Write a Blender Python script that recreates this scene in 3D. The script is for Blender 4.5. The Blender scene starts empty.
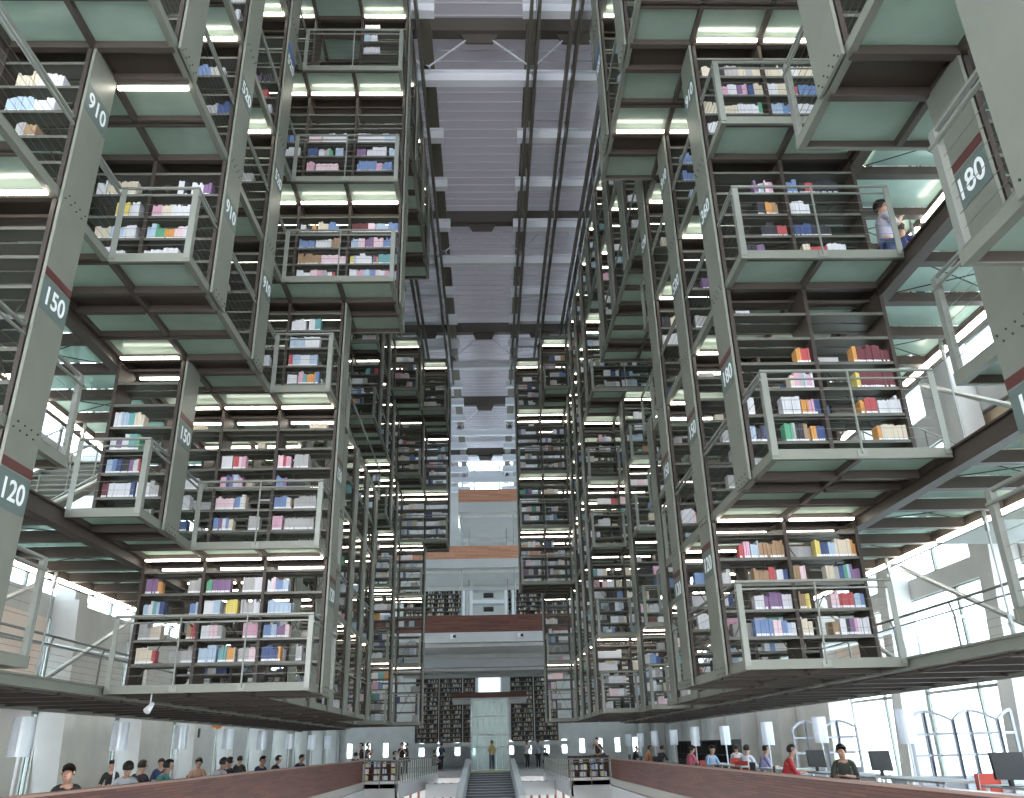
import bpy, bmesh, math, random
from mathutils import Matrix, Vector
rnd = random.Random(7)
S = bpy.context.scene
COL = S.collection

# ------------------------------------------------------------------ camera
def _n(v):
    l = math.sqrt(sum(a*a for a in v)); return [a/l for a in v]
UPc = _n([-46, 1944, 822.]); FW = [-22, -348, 822.]
d_ = sum(a*b for a, b in zip(FW, UPc)); FW = _n([a-d_*b for a, b in zip(FW, UPc)])
RT = [FW[1]*UPc[2]-FW[2]*UPc[1], FW[2]*UPc[0]-FW[0]*UPc[2], FW[0]*UPc[1]-FW[1]*UPc[0]]
if RT[0] < 0: RT = [-a for a in RT]
cam = bpy.data.cameras.new('camera'); camo = bpy.data.objects.new('camera', cam); COL.objects.link(camo)
cam.sensor_width = 36; cam.lens = 822/1024*36; cam.clip_start = .05; cam.clip_end = 500
m = Matrix(((RT[0], RT[1], -RT[2], 0), (FW[0], FW[1], -FW[2], 0), (UPc[0], UPc[1], -UPc[2], 0), (0, 0, 0, 1)))
camo.matrix_world = m
S.camera = camo
def ray(x, y):
    d = [x-512, 399-y, 822.]
    return [sum(a*b for a, b in zip(d, A)) for A in (RT, FW, UPc)]
def atX(x, y, X):
    r = ray(x, y); k = X/r[0]; return (X, r[1]*k, r[2]*k)
def atY(x, y, Y):
    r = ray(x, y); k = Y/r[1]; return (r[0]*k, Y, r[2]*k)

# ------------------------------------------------------------------ world, exposure
W = bpy.data.worlds.new('sky'); S.world = W; W.use_nodes = True
bg = W.node_tree.nodes['Background']; bg.inputs[0].default_value = (.95, .97, 1, 1); bg.inputs[1].default_value = 9.0
S.view_settings.view_transform = 'Standard'; S.view_settings.look = 'None'
S.view_settings.exposure = 0.0; S.view_settings.gamma = 1; S.view_settings.use_curve_mapping = False
S.cycles.max_bounces = 7; S.cycles.diffuse_bounces = 4; S.cycles.glossy_bounces = 2
S.cycles.transmission_bounces = 5; S.cycles.transparent_max_bounces = 8
S.cycles.sample_clamp_indirect = 6
S.cycles.caustics_reflective = False; S.cycles.caustics_refractive = False

# ------------------------------------------------------------------ materials
MATS = {}
def mat(name, col, rough=.6, metal=0, emis=0, noise=0, scale=6, spec=.4):
    if name in MATS: return MATS[name]
    M = bpy.data.materials.new(name); M.use_nodes = True; nt = M.node_tree
    b = nt.nodes['Principled BSDF']; b.inputs['Base Color'].default_value = (*col, 1)
    b.inputs['Roughness'].default_value = rough; b.inputs['Metallic'].default_value = metal
    b.inputs['Specular IOR Level'].default_value = spec
    if emis:
        b.inputs['Emission Color'].default_value = (*col, 1); b.inputs['Emission Strength'].default_value = emis
    if noise:
        tc = nt.nodes.new('ShaderNodeTexCoord'); no = nt.nodes.new('ShaderNodeTexNoise'); no.inputs['Scale'].default_value = scale
        no.inputs['Detail'].default_value = 4
        mx = nt.nodes.new('ShaderNodeMix'); mx.data_type = 'RGBA'
        mx.inputs[6].default_value = (*[c*(1-noise) for c in col], 1); mx.inputs[7].default_value = (*[min(1, c*(1+noise)) for c in col], 1)
        nt.links.new(tc.outputs['Object'], no.inputs['Vector']); nt.links.new(no.outputs['Fac'], mx.inputs[0]); nt.links.new(mx.outputs[2], b.inputs['Base Color'])
    MATS[name] = M; return M
steel = mat('painted_steel_grey_green', (.170, .182, .155), .45, .1, noise=.12, scale=3, spec=.5)
steel_d = mat('dark_brown_steel', (.045, .036, .032), .5, .1)
steel_b = mat('brown_shelf_side', (.055, .043, .035), .55)
shelfm = mat('shelf_board_steel', (.115, .115, .10), .4, .1)
railm = mat('rail_steel', (.215, .23, .21), .4, .3)
joistm = mat('deck_joist_steel', (.062, .050, .043), .5, .05)
cable = mat('steel_cable', (.22, .22, .21), .35, .6)
rodm = mat('galvanised_rod', (.38, .40, .40), .4, .5)
tube = mat('fluorescent_tube', (1, .93, .80), emis=11)
conc = mat('concrete', (.62, .62, .61), .85, noise=.16, scale=1.2)
conc_l = mat('pale_concrete', (.46, .47, .48), .8, noise=.08, scale=1.5)
white = mat('white_paint', (.75, .77, .8), .5)
purl = mat('white_purlin', (.82, .84, .9), .4)
roofd = mat('roof_beam_brown', (.13, .115, .10), .5)
black = mat('black_plastic', (.02, .02, .022), .4)
red = mat('red_paint', (.5, .06, .04), .5)
maroon = mat('maroon_stripe', (.085, .028, .026), .5)
plaque = mat('label_field_green', (.10, .135, .125), .5)
letter = mat('white_lettering', (.75, .8, .82), .5)
orange = mat('orange_paint', (.75, .28, .08), .5)
floorm = mat('grey_floor', (.33, .32, .30), .6, noise=.1)
yellow = mat('yellow_strip', (.7, .75, .05), .5)
warm = mat('warm_glow_wall', (.90, .76, .68), .7, noise=.12, scale=.5)  # warm glow of light put into the wall colour
blind = mat('beige_blind', (.62, .50, .36), .8)
skin = mat('skin', (.55, .33, .24), .55)
hair = mat('black_hair', (.02, .015, .012), .5)

def brick_like(name, c1, c2, mortar, sx, sy, gap=.02):
    M = bpy.data.materials.new(name); M.use_nodes = True; nt = M.node_tree; b = nt.nodes['Principled BSDF']
    tc = nt.nodes.new('ShaderNodeTexCoord'); sep = nt.nodes.new('ShaderNodeSeparateXYZ'); com = nt.nodes.new('ShaderNodeCombineXYZ')
    add = nt.nodes.new('ShaderNodeMath'); add.operation = 'ADD'
    br = nt.nodes.new('ShaderNodeTexBrick')
    nt.links.new(tc.outputs['Object'], sep.inputs[0]); nt.links.new(sep.outputs[0], add.inputs[0]); nt.links.new(sep.outputs[1], add.inputs[1])
    nt.links.new(add.outputs[0], com.inputs[0]); nt.links.new(sep.outputs[2], com.inputs[1]); nt.links.new(com.outputs[0], br.inputs['Vector'])
    br.inputs['Color1'].default_value = (*c1, 1); br.inputs['Color2'].default_value = (*c2, 1); br.inputs['Mortar'].default_value = (*mortar, 1)
    br.inputs['Scale'].default_value = 1; br.inputs['Brick Width'].default_value = sx; br.inputs['Row Height'].default_value = sy; br.inputs['Mortar Size'].default_value = gap
    br.inputs['Bias'].default_value = 0
    nt.links.new(br.outputs[0], b.inputs['Base Color']); b.inputs['Roughness'].default_value = .55
    return M
wood = brick_like('red_wood_boards', (.072, .021, .013), (.155, .048, .028), (.035, .013, .01), 1.1, .055, .006)
wood_o = brick_like('orange_wood_boards', (.42, .19, .11), (.55, .28, .18), (.25, .11, .07), 1.3, .09, .006)

def glass_mat(name, col, tr=.55, see=.12):
    M = bpy.data.materials.new(name); M.use_nodes = True; nt = M.node_tree; nt.nodes.clear()
    o = nt.nodes.new('ShaderNodeOutputMaterial'); tl = nt.nodes.new('ShaderNodeBsdfTranslucent'); df = nt.nodes.new('ShaderNodeBsdfDiffuse')
    gl = nt.nodes.new('ShaderNodeBsdfGlossy'); tp = nt.nodes.new('ShaderNodeBsdfTransparent')
    m1 = nt.nodes.new('ShaderNodeMixShader'); m2 = nt.nodes.new('ShaderNodeMixShader'); m3 = nt.nodes.new('ShaderNodeMixShader')
    tc = nt.nodes.new('ShaderNodeTexCoord'); no = nt.nodes.new('ShaderNodeTexNoise'); no.inputs['Scale'].default_value = 1.3; no.inputs['Detail'].default_value = 3
    mx = nt.nodes.new('ShaderNodeMix'); mx.data_type = 'RGBA'
    mx.inputs[6].default_value = (*[c*.72 for c in col], 1); mx.inputs[7].default_value = (*[c*1.25 for c in col], 1)
    nt.links.new(tc.outputs['Object'], no.inputs['Vector']); nt.links.new(no.outputs['Fac'], mx.inputs[0])
    nt.links.new(mx.outputs[2], tl.inputs[0]); nt.links.new(mx.outputs[2], df.inputs[0])
    gl.inputs['Roughness'].default_value = .18; gl.inputs[0].default_value = (.8, .9, .86, 1); tp.inputs[0].default_value = (.75, .9, .84, 1)
    m1.inputs[0].default_value = tr; nt.links.new(df.outputs[0], m1.inputs[1]); nt.links.new(tl.outputs[0], m1.inputs[2])
    m2.inputs[0].default_value = .10; nt.links.new(m1.outputs[0], m2.inputs[1]); nt.links.new(gl.outputs[0], m2.inputs[2])
    m3.inputs[0].default_value = see; nt.links.new(m2.outputs[0], m3.inputs[1]); nt.links.new(tp.outputs[0], m3.inputs[2])
    nt.links.new(m3.outputs[0], o.inputs[0]); return M
glass = glass_mat('frosted_green_glass', (.50, .60, .54), .62, .05)
glass_w = glass_mat('walkway_glass', (.50, .61, .57), .62, .2)
pane = glass_mat('window_glass', (.86, .91, .97), .93, .25)
pane_clear = glass_mat('clear_lift_glass', (.45, .52, .6), .5, .55)
lantern = glass_mat('lantern_shade', (.85, .88, .95), .5, .0)

def roof_mat():
    M = bpy.data.materials.new('louvred_roof_metal'); M.use_nodes = True; nt = M.node_tree; b = nt.nodes['Principled BSDF']
    b.inputs['Roughness'].default_value = .5; b.inputs['Metallic'].default_value = .1
    tc = nt.nodes.new('ShaderNodeTexCoord'); no = nt.nodes.new('ShaderNodeTexNoise'); no.inputs['Scale'].default_value = .8
    mp = nt.nodes.new('ShaderNodeMapping'); mp.inputs['Scale'].default_value = (.2, 3, 1)
    mx = nt.nodes.new('ShaderNodeMix'); mx.data_type = 'RGBA'; mx.inputs[6].default_value = (.56, .53, .61, 1); mx.inputs[7].default_value = (.68, .64, .72, 1)
    nt.links.new(tc.outputs['Object'], mp.inputs[0]); nt.links.new(mp.outputs[0], no.inputs['Vector']); nt.links.new(no.outputs['Fac'], mx.inputs[0]); nt.links.new(mx.outputs[2], b.inputs['Base Color'])
    tl = nt.nodes.new('ShaderNodeBsdfTranslucent'); ms = nt.nodes.new('ShaderNodeMixShader'); ms.inputs[0].default_value = .013   # translucency added to brighten the metal louvres with sky light
    nt.links.new(mx.outputs[2], tl.inputs[0]); nt.links.new(b.outputs[0], ms.inputs[1]); nt.links.new(tl.outputs[0], ms.inputs[2]); nt.links.new(ms.outputs[0], nt.nodes['Material Output'].inputs[0])
    return M
roofm = roof_mat()

# ------------------------------------------------------------------ mesh helpers
class MB:
    def __init__(s): s.v = []; s.f = []; s.mi = []
    def box(s, x0, x1, y0, y1, z0, z1, mi=0):
        if x1 < x0: x0, x1 = x1, x0
        if y1 < y0: y0, y1 = y1, y0
        if z1 < z0: z0, z1 = z1, z0
        n = len(s.v)
        s.v += [(x0, y0, z0), (x1, y0, z0), (x1, y1, z0), (x0, y1, z0), (x0, y0, z1), (x1, y0, z1), (x1, y1, z1), (x0, y1, z1)]
        s.f += [(n, n+3, n+2, n+1), (n+4, n+5, n+6, n+7), (n, n+1, n+5, n+4), (n+1, n+2, n+6, n+5), (n+2, n+3, n+7, n+6), (n+3, n, n+4, n+7)]
        s.mi += [mi]*6; return s
    def bar(s, a, b, r, n=6, mi=0, r2=None):
        a = Vector(a); b = Vector(b); d = (b-a)
        if d.length < 1e-6: return s
        d.normalize(); u = d.cross(Vector((0, 0, 1)) if abs(d.z) < .95 else Vector((1, 0, 0))).normalized(); w = d.cross(u)
        k = len(s.v); r2 = r if r2 is None else r2
        for p, rr in ((a, r), (b, r2)):
            for i in range(n):
                t = 2*math.pi*(i+.5)/n; s.v.append(tuple(p+u*math.cos(t)*rr+w*math.sin(t)*rr))
        for i in range(n):
            j = (i+1) % n; s.f.append((k+i, k+j, k+n+j, k+n+i)); s.mi.append(mi)
        s.f.append(tuple(k+i for i in range(n))[::-1]); s.f.append(tuple(k+n+i for i in range(n))); s.mi += [mi]*2
        return s
    def beam(s, a, b, w, h, mi=0):   # rectangular bar
        a = Vector(a); b = Vector(b); d = (b-a).normalized()
        u = d.cross(Vector((0, 0, 1)) if abs(d.z) < .95 else Vector((0, 1, 0))).normalized()*w/2; q = u.cross(d).normalized()*h/2
        k = len(s.v)
        for p in (a, b): s.v += [tuple(p-u-q), tuple(p+u-q), tuple(p+u+q), tuple(p-u+q)]
        s.f += [(k, k+1, k+2, k+3), (k+7, k+6, k+5, k+4)]+[(k+(i+1) % 4, k+i, k+4+i, k+4+(i+1) % 4) for i in range(4)]
        s.mi += [mi]*6; return s
    def prism(s, pts, axis, a, b, mi=0):  # pts 2-D outline extruded along axis
        k = len(s.v); n = len(pts)
        for t in (a, b):
            for p in pts:
                s.v.append({0: (t, p[0], p[1]), 1: (p[0], t, p[1]), 2: (p[0], p[1], t)}[axis])
        s.f += [tuple(range(k, k+n)), tuple(range(k+2*n-1, k+n-1, -1))]+[(k+i, k+n+i, k+n+(i+1) % n, k+(i+1) % n) for i in range(n)]
        s.mi += [mi]*(n+2); return s
    def mesh(s, name, mats):
        me = bpy.data.meshes.new(name); me.from_pydata(s.v, [], s.f)
        for m_ in mats: me.materials.append(m_)
        if any(s.mi): me.polygons.foreach_set('material_index', s.mi)
        me.update(); return me
    def obj(s, name, mats, parent=None, off=(0, 0, 0)):
        if not isinstance(mats, (list, tuple)): mats = [mats]
        if parent is not None:
            p = parent.matrix_world.translation if False else Vector(parent.get('_o', (0, 0, 0)))
            s.v = [(a-p[0], b-p[1], c-p[2]) for a, b, c in s.v]
        o = bpy.data.objects.new(name, s.mesh(name, mats)); COL.objects.link(o)
        if parent is not None: o.parent = parent; o['_o'] = tuple(parent.get('_o', (0, 0, 0)))
        return o
EMP = []
def thing(name, label, cat, loc, group=None):
    o = bpy.data.objects.new(name, None); COL.objects.link(o); o.location = loc; o['_o'] = tuple(loc); o.empty_display_size = .2
    o['label'] = label; o['category'] = cat
    if group: o['group'] = group
    return o
def tag(o, label, cat, group=None, kind=None):
    o['label'] = label; o['category'] = cat
    if group: o['group'] = group
    if kind: o['kind'] = kind
    return o
def struct(o): o['kind'] = 'structure'; return o
def simple(name, mb, m_, label, cat, group=None, kind=None):
    return tag(mb.obj(name, m_), label, cat, group, kind)

# ------------------------------------------------------------------ lattice of the hanging stacks
YR = lambda k: 8+2.17*k
RD = .57
LV = [1.01, 3.26, 6.11, 8.41, 10.76, 13.71, 16.06]
XI = {-1: [-6.0, -4.95, -3.9, -2.83, -1.76], 1: [5.68, 4.57, 3.46, 2.40, 1.34]}
# number of bays inwards from the outer edge: row -> storeys 0..5
PROF = {-1: {
 -1: [0, 0, 0, 0, 0, 0], 0: [1, 1, 1, 2, 2, 0], 1: [0, 0, 2, 2, 2, 0], 2: [0, 1, 2, 2, 2, 2], 3: [3, 3, 3, 4, 4, (0, 1, 3)],
 4: [2, 2, 2, 2, 3, 4], 5: [2, 2, 2, 1, 1, 4], 6: [2, 2, 2, 1, 1, 4], 7: [2, 2, 2, 1, 1, 1], 8: [2, 2, 2, 1, 1, 1], 9: [2, 2, 2, 1, 2, 2],
 10: [1, 1, 1, 1, 2, 2], 11: [1, 1, 1, 2, 2, 3], 12: [2, 2, 2, 2, 3, 4], 13: [3, 3, 3, 4, 4, 4]},
 1: {
 -2: [0, 3 and 2, 2, 0, 0, 0], -1: [1, 1, 2, 0, 0, 0], 0: [0, 0, 0, 0, 3, 0], 1: [0, 2, 2, 2, 3, 0], 2: [2, 2, 2, 2, 3, 3],
 3: [2, 2, 2, 2, 2, 2], 4: [1, 1, 1, 0, 2, 2], 5: [1, 1, 1, 0, 2, 2], 6: [1, 1, 1, 0, 2, 2], 7: [0, 0, 0, 0, 0, 2], 8: [1, 1, 1, 1, 2, 2],
 9: [2, 2, 2, 2, 2, 2], 10: [2, 2, 2, 2, 2, 2], 11: [2, 2, 2, 2, 2, 3], 12: [2, 2, 4, 4, 4, 4], 13: [3, 3, 3, 3, 3, 3]}}
def bays(side, k, s):
    p = PROF[side].get(k)
    if p is None or s < 0 or s > 5: return []
    p = p[s]
    return list(p) if isinstance(p, tuple) else list(range(p))
ORD = ['first', 'second', 'third', 'fourth', 'fifth', 'sixth', 'seventh', 'eighth', 'ninth', 'tenth', 'eleventh', 'twelfth', 'thirteenth', 'fourteenth', 'fifteenth', 'sixteenth', 'seventeenth', 'eighteenth', 'nineteenth', 'twentieth']
ORD += ['%dth' % i for i in range(21, 60)]
NUM = ['no', 'one', 'two', 'three', 'four', 'five', 'six']
def rowword(side, k): return ORD[k-(0 if side < 0 else -2)]
def sideword(side): return 'left' if side < 0 else 'right'
STO = ['lowest', 'second', 'third', 'fourth', 'fifth', 'sixth']

# ------------------------------------------------------------------ book fill
PAL = {'w': (.60, .61, .65), 'c': (.58, .52, .42), 'p': (.55, .32, .42), 'b': (.15, .23, .42), 'B': (.05, .08, .2), 'l': (.36, .46, .58), 'r': (.42, .08, .09),
       'm': (.13, .035, .045), 'o': (.55, .27, .08), 'y': (.62, .52, .14), 'g': (.1, .32, .2), 'k': (.035, .035, .045), 't': (.13, .32, .34), 'v': (.20, .12, .24),
       'n': (.30, .20, .12), 's': (.36, .36, .36), 'f': (.66, .5, .55)}
CNAME = {'w': 'white', 'c': 'cream', 'p': 'pink', 'b': 'blue', 'B': 'navy', 'l': 'pale blue', 'r': 'red', 'm': 'maroon', 'o': 'orange', 'y': 'yellow', 'g': 'green', 'k': 'black', 't': 'teal', 'v': 'purple', 'n': 'brown', 's': 'grey', 'f': 'pale pink'}
bookmat = {k: mat('cover_'+CNAME[k].replace(' ', '_'), v, .5) for k, v in PAL.items()}
labelm = mat('call_number_label', (.78, .8, .84), .6)
pagem = mat('page_edges', (.66, .62, .54), .8)
PK = list(PAL)
# spec: (side,row,storey,bay) -> {board j: [(from,to,colours)]}, fractions from the left as seen
SPEC = {
 (1, 1, 1, 1): {1: [(.02, .1, 'l'), (.1, .24, 'kB'), (.24, .3, 'w'), (.48, .62, 'gs'), (.62, .8, 'kn'), (.82, 1, 'oBB')], 2: [(.04, .14, 'w'), (.5, .74, 'w'), (.75, 1, 'opBB')], 3: [(.66, .98, 'cpslpw')], 4: [(.8, .98, 'orr')]},
 (1, 1, 1, 0): {1: [(.62, .67, 'o'), (.67, 1, 'c')], 2: [(.46, .52, 'o'), (.52, .68, 'r'), (.7, 1, 'w')], 3: [(.48, .53, 'y'), (.53, 1, 'm')], 4: [(.5, .55, 'o'), (.55, 1, 'm')]},
 (1, 1, 2, 1): {0: [(.35, .62, 'kv')], 1: [(.6, .84, 'k'), (.84, .98, 'r')], 2: [(.6, .9, 'kon')], 3: [(.6, .74, 'vwl'), (.76, .88, 'fp')]},
 (1, 1, 2, 0): {0: [(.1, .2, 'c'), (.2, .45, 'r'), (.45, .72, 'w')], 1: [(0, .55, 'Bk')], 2: [(.02, .3, 'w')], 3: [(.02, .18, 'b'), (.2, .45, 'krk'), (.45, .78, 'k')]},
 (1, 1, 3, 1): {1: [(.05, .25, 'w')], 2: [(.02, .55, 'c'), (.56, .88, 'w'), (.88, .94, 'g')], 3: [(.3, .45, 'p'), (.45, .75, 'wvp'), (.76, .86, 'B'), (.86, 1, 'c')], 4: [(.08, .24, 'c'), (.36, .5, 'ks'), (.5, 1, 'scsc')]},
 (1, 1, 3, 0): {2: [(0, .35, 'lb'), (.38, 1, 'w')], 3: [(0, .3, 'wc'), (.32, .48, 'nr'), (.5, .92, 'b')], 4: [(.02, 1, 'cwcs')]},
 (1, 2, 0, 1): {1: [(.42, .68, 'b'), (.68, .8, 'f'), (.8, 1, 'blw')], 2: [(.46, .6, 'w'), (.6, .86, 'v'), (.86, 1, 'w')], 3: [(.5, .72, 'n'), (.72, .82, 'r'), (.83, 1, 'wB')], 4: [(.33, .4, 'r'), (.4, .5, 'p'), (.5, .62, 'l'), (.62, 1, 'n')]},
 (1, 2, 0, 0): {1: [(.02, .18, 'c'), (.46, .56, 'n'), (.57, .9, 'wkvpw'), (.9, 1, 'w')], 2: [(.04, .2, 'ny'), (.5, .62, 'f'), (.62, .84, 'r'), (.84, 1, 'lb')], 3: [(.02, .2, 'nf'), (.5, .62, 'c'), (.62, .86, 'sBgl'), (.86, 1, 'v')], 4: [(.4, .47, 'y'), (.47, .7, 'Bl'), (.7, .93, 'c'), (.93, 1, 'o')]},
 (-1, 3, 0, 0): {1: [(.03, .3, 'c'), (.3, .36, 'r'), (.8, 1, 's')], 2: [(.02, .4, 'sc'), (.84, 1, 'nr')], 3: [(.04, .4, 'lwtlB'), (.85, 1, 'bl')], 4: [(.03, .24, 'v'), (.24, .3, 'o'), (.78, 1, 's')]},
 (-1, 3, 0, 1): {1: [(.02, .32, 'l'), (.36, .5, 't'), (.5, .64, 'oc'), (.7, 1, 'sf')], 2: [(.02, .38, 'wfs'), (.74, 1, 'p')], 3: [(.02, .3, 'wl'), (.4, .6, 'y'), (.66, 1, 'sw')], 4: [(.02, .12, 'g'), (.12, .44, 'v'), (.66, 1, 'sw')]},
 (-1, 3, 0, 2): {1: [(.02, .3, 'B'), (.3, .35, 'o'), (.6, .7, 's')], 2: [(.02, .25, 'bl'), (.25, .46, 'vf')], 3: [(.06, .46, 'l')], 4: [(.02, .16, 'wf'), (.16, .38, 'bl')]},
 (-1, 3, 1, 1): {1: [(0, .36, 'bvwbc'), (.64, .84, 's')], 2: [(.0, .34, 'f'), (.34, .56, 'bwc')], 3: [(.04, .46, 'pBvlpv')], 4: [(.02, .22, 'w'), (.24, .48, 'rfp')]},
 (-1, 3, 1, 2): {1: [(.0, .18, 'p'), (.22, .74, 's')], 2: [(0, .22, 'b'), (.22, .32, 'wn'), (.36, .76, 's')], 3: [(0, .2, 'bv')], 4: [(0, .24, 'frp'), (.3, .56, 's')]},
 (-1, 3, 1, 0): {1: [(.1, .6, 'sB')], 2: [(.1, .6, 'sw')], 3: [(.2, .7, 'cw')]},
 (-1, 2, 1, 0): {1: [(.02, .12, 'm'), (.12, .46, 'w'), (.46, .52, 'B'), (.55, .9, 'ws')], 2: [(.02, .55, 'lbBkvwr')], 3: [(.02, .48, 'wvwtg')], 4: [(.02, .5, 'wltc')]},
 (-1, 3, 2, 2): {0: [(.03, .22, 'w'), (.24, .4, 'pt'), (.4, .56, 'o'), (.56, .64, 'b')], 1: [(.02, .1, 'r'), (.1, .58, 'lwl')], 2: [(.02, .6, 'lw')], 3: [(.02, .3, 'w'), (.36, .6, 'wt')]},
 (-1, 3, 3, 2): {0: [(.02, .3, 'w'), (.3, .8, 'fpswr')], 1: [(.02, .5, 'n'), (.5, 1, 'f')], 2: [(.02, .34, 'b'), (.36, .68, 'w'), (.7, .84, 'n')], 3: [(.02, .12, 'w'), (.16, .34, 'ko'), (.38, .8, 'cb')]},
 (-1, 3, 3, 3): {0: [(.02, 1, 'wplbfwpl')], 1: [(.02, .14, 'yl'), (.14, .46, 'w'), (.48, .6, 'vo'), (.6, 1, 't')], 2: [(.02, .3, 'lf'), (.3, .68, 'vf'), (.68, 1, 'b')], 3: [(.02, .5, 'mmf'), (.52, 1, 'lb')]},
 (-1, 3, 4, 2): {1: [(.02, .2, 'p'), (.22, .7, 'f')], 2: [(.02, .24, 'B'), (.26, .56, 'wsg'), (.62, .8, 'l')], 3: [(.02, .3, 'f'), (.32, .84, 'w')]},
 (-1, 3, 4, 3): {0: [(.3, .85, 'w')], 1: [(.04, .46, 'b'), (.46, .58, 'p'), (.58, .8, 'b')], 2: [(.02, .22, 'v'), (.24, .66, 'w'), (.72, .92, 'lw')], 3: [(.02, .6, 'w'), (.6, .9, 'l')]},
 (-1, 3, 5, 3): {0: [(.02, .4, 'w')], 1: [(.02, .32, 'lw')], 2: [(.02, .38, 'w')]},
 (-1, 1, 2, 1): {0: [(.0, .5, 'w')], 1: [(.0, .62, 'lgofw')], 2: [(.02, .65, 'pcwwv')], 3: [(.35, .5, 'wk'), (.55, .85, 'wv')]},
 (-1, 1, 2, 0): {0: [(.5, .8, 'w')], 1: [(.3, .9, 'clw')], 2: [(.55, .75, 'y'), (.75, .9, 'w')], 3: [(.2, .34, 'w'), (.36, .8, 'c')]},
 (-1, 0, 2, 0): {2: [(.3, .55, 'sn')], 3: [(.1, .7, 'lw')], 4: [(.15, .75, 'cw')]},
 (-1, 2, 4, 1): {1: [(.05, .6, 'wo')], 2: [(.05, .9, 'w')], 3: [(.02, .8, 'blwrr')], 4: [(.02, .9, 'cvk')]},
 (-1, 2, 3, 1): {1: [(.1, .4, 's')], 2: [(.05, .7, 'wls')], 3: [(.1, .4, 'rc')]},
 (-1, 2, 2, 1): {0: [(.1, .5, 'w')], 2: [(.2, .5, 's')]},
 (1, 2, 2, 1): {2: [(.3, .5, 'v')], 0: [(.1, .4, 's')]},
 (1, 2, 3, 1): {3: [(.2, 1, 'b')], 2: [(.2, 1, 'b')], 1: [(.3, .9, 'lw')]},
 (1, 2, 1, 1): {1: [(.3, .8, 's')], 2: [(.4, .9, 'sw')], 3: [(.3, .6, 's')]},
}
SHIFT = {(-1, 3, 2): 1, (-1, 3, 3): 1, (-1, 3, 4): 1, (-1, 3, 5): 3, (1, 1, 2): 1, (-1, 1, 2): 1, (-1, 2, 4): -1, (-1, 2, 3): 1, (-1, 2, 2): 1, (1, 2, 2): 1, (1, 2, 3): 1}
SPEC = {key_: {j+SHIFT.get(key_[:3], 0): v for j, v in d.items()} for key_, d in SPEC.items()}
def boards(s):
    h = LV[s+1]-LV[s]-.2
    st = step = .385
    out = []
    z = st
    while z < h-.12: out.append(z); z += step
    return out
BOOKS = []    # (x, y, z, w, d, h, key, meta)
for side in (-1, 1):
    for k in range(-2, 14):
        for s in range(6):
            for b in bays(side, k, s):
                xs = sorted((XI[side][b], XI[side][b+1])); x0 = xs[0]+.035; L = xs[1]-xs[0]-.07
                zb = [0.0]+boards(s)
                sp = SPEC.get((side, k, s, b))
                tops = zb[1:]+[LV[s+1]-LV[s]-.22]
                for j, z in enumerate(zb):
                    if sp is not None: segs = sp.get(j, [])
                    elif k < 1: segs = []
                    else:
                        segs = []
                        if j < len(zb)-1 and rnd.random() < (.85 if k > 7 else .62):
                            a = rnd.choice([0, 0, .02, .3, .5]) if k > 4 else rnd.uniform(0, .5); segs.append((a, min(1, a+rnd.uniform(.25, .75)), ''.join(rnd.choice('wwwwwwslcfbBkwl'+('' if rnd.random() < .7 else 'rvntgop')) for _ in range(3))))
                    room = tops[j]-z
                    for (a, e, cols) in segs:
                        x = x0+a*L; xe = x0+e*L; big = .9 if k <= 3 else 1.6; i = 0; n0 = max(1, (xe-x)/(.036*big))
                        hh = rnd.uniform(.2, .27)
                        while x < xe-.012:
                            w = min(rnd.uniform(.024, .048)*big, xe-x)
                            if rnd.random() < .25: hh = rnd.uniform(.19, .28)
                            h = min(hh+rnd.uniform(-.008, .008), room-.04)
                            c = cols[min(len(cols)-1, int(i/n0*len(cols)))]
                            BOOKS.append((x+w/2, YR(k)+.035+rnd.uniform(0, .015), LV[s]+z+(.0 if j == 0 else .011), w-.003, .17, h, c, (side, k, s, b, j, i, sp is not None)))
                            x += w; i += 1
                    # a few seen from the far side of the open shelf
                    if j and k > 0 and rnd.random() < .35:
                        a = rnd.uniform(0, .6)
                        x = x0+a*L; xe = x+rnd.uniform(.1, .4)
                        c = rnd.choice('sscwk')
                        while x < min(xe, x0+L-.05):
                            w = rnd.uniform(.03, .06); BOOKS.append((x+w/2, YR(k)+RD-.21, LV[s]+z+.011, w-.003, .17, min(.24, room-.05), c, None)); x += w

def proj(X, Y, Z):
    d = [X*RT[i]+Y*FW[i]+Z*UPc[i] for i in range(3)]
    return 512+822*d[0]/d[2], 399-822*d[1]/d[2]
def inframe(b):
    x, y = proj(b[0], b[1], b[2]+.1); return 4 < x < 1020 and 4 < y < 794
cand = [b for b in BOOKS if b[7] and b[7][6] and inframe(b) and (b[7][0], b[7][1], b[7][2]) not in ((1, 2, 2), (1, 2, 1), (-1, 2, 2))]
cand.sort(key=lambda b: -(b[3]*b[5]/b[1]**2)*(1 if b[7][4] != 0 else .8))
indiv = cand[:300]; ids = set(id(b) for b in indiv)
def bookgeo(mb, b, ci, li=None, pi=None):
    x, y, z, w, d, h = b[:6]
    mb.box(x-w/2, x+w/2, y, y+d, z, z+h, ci)
    if li is not None and w > .02: mb.box(x-w/2+.001, x+w/2-.001, y-.0015, y, z+.012, z+.045, li)
group_counts = {}
proto = {}
indiv.sort(key=lambda b: (b[7][:5], b[0]))
cnt = {}
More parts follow.
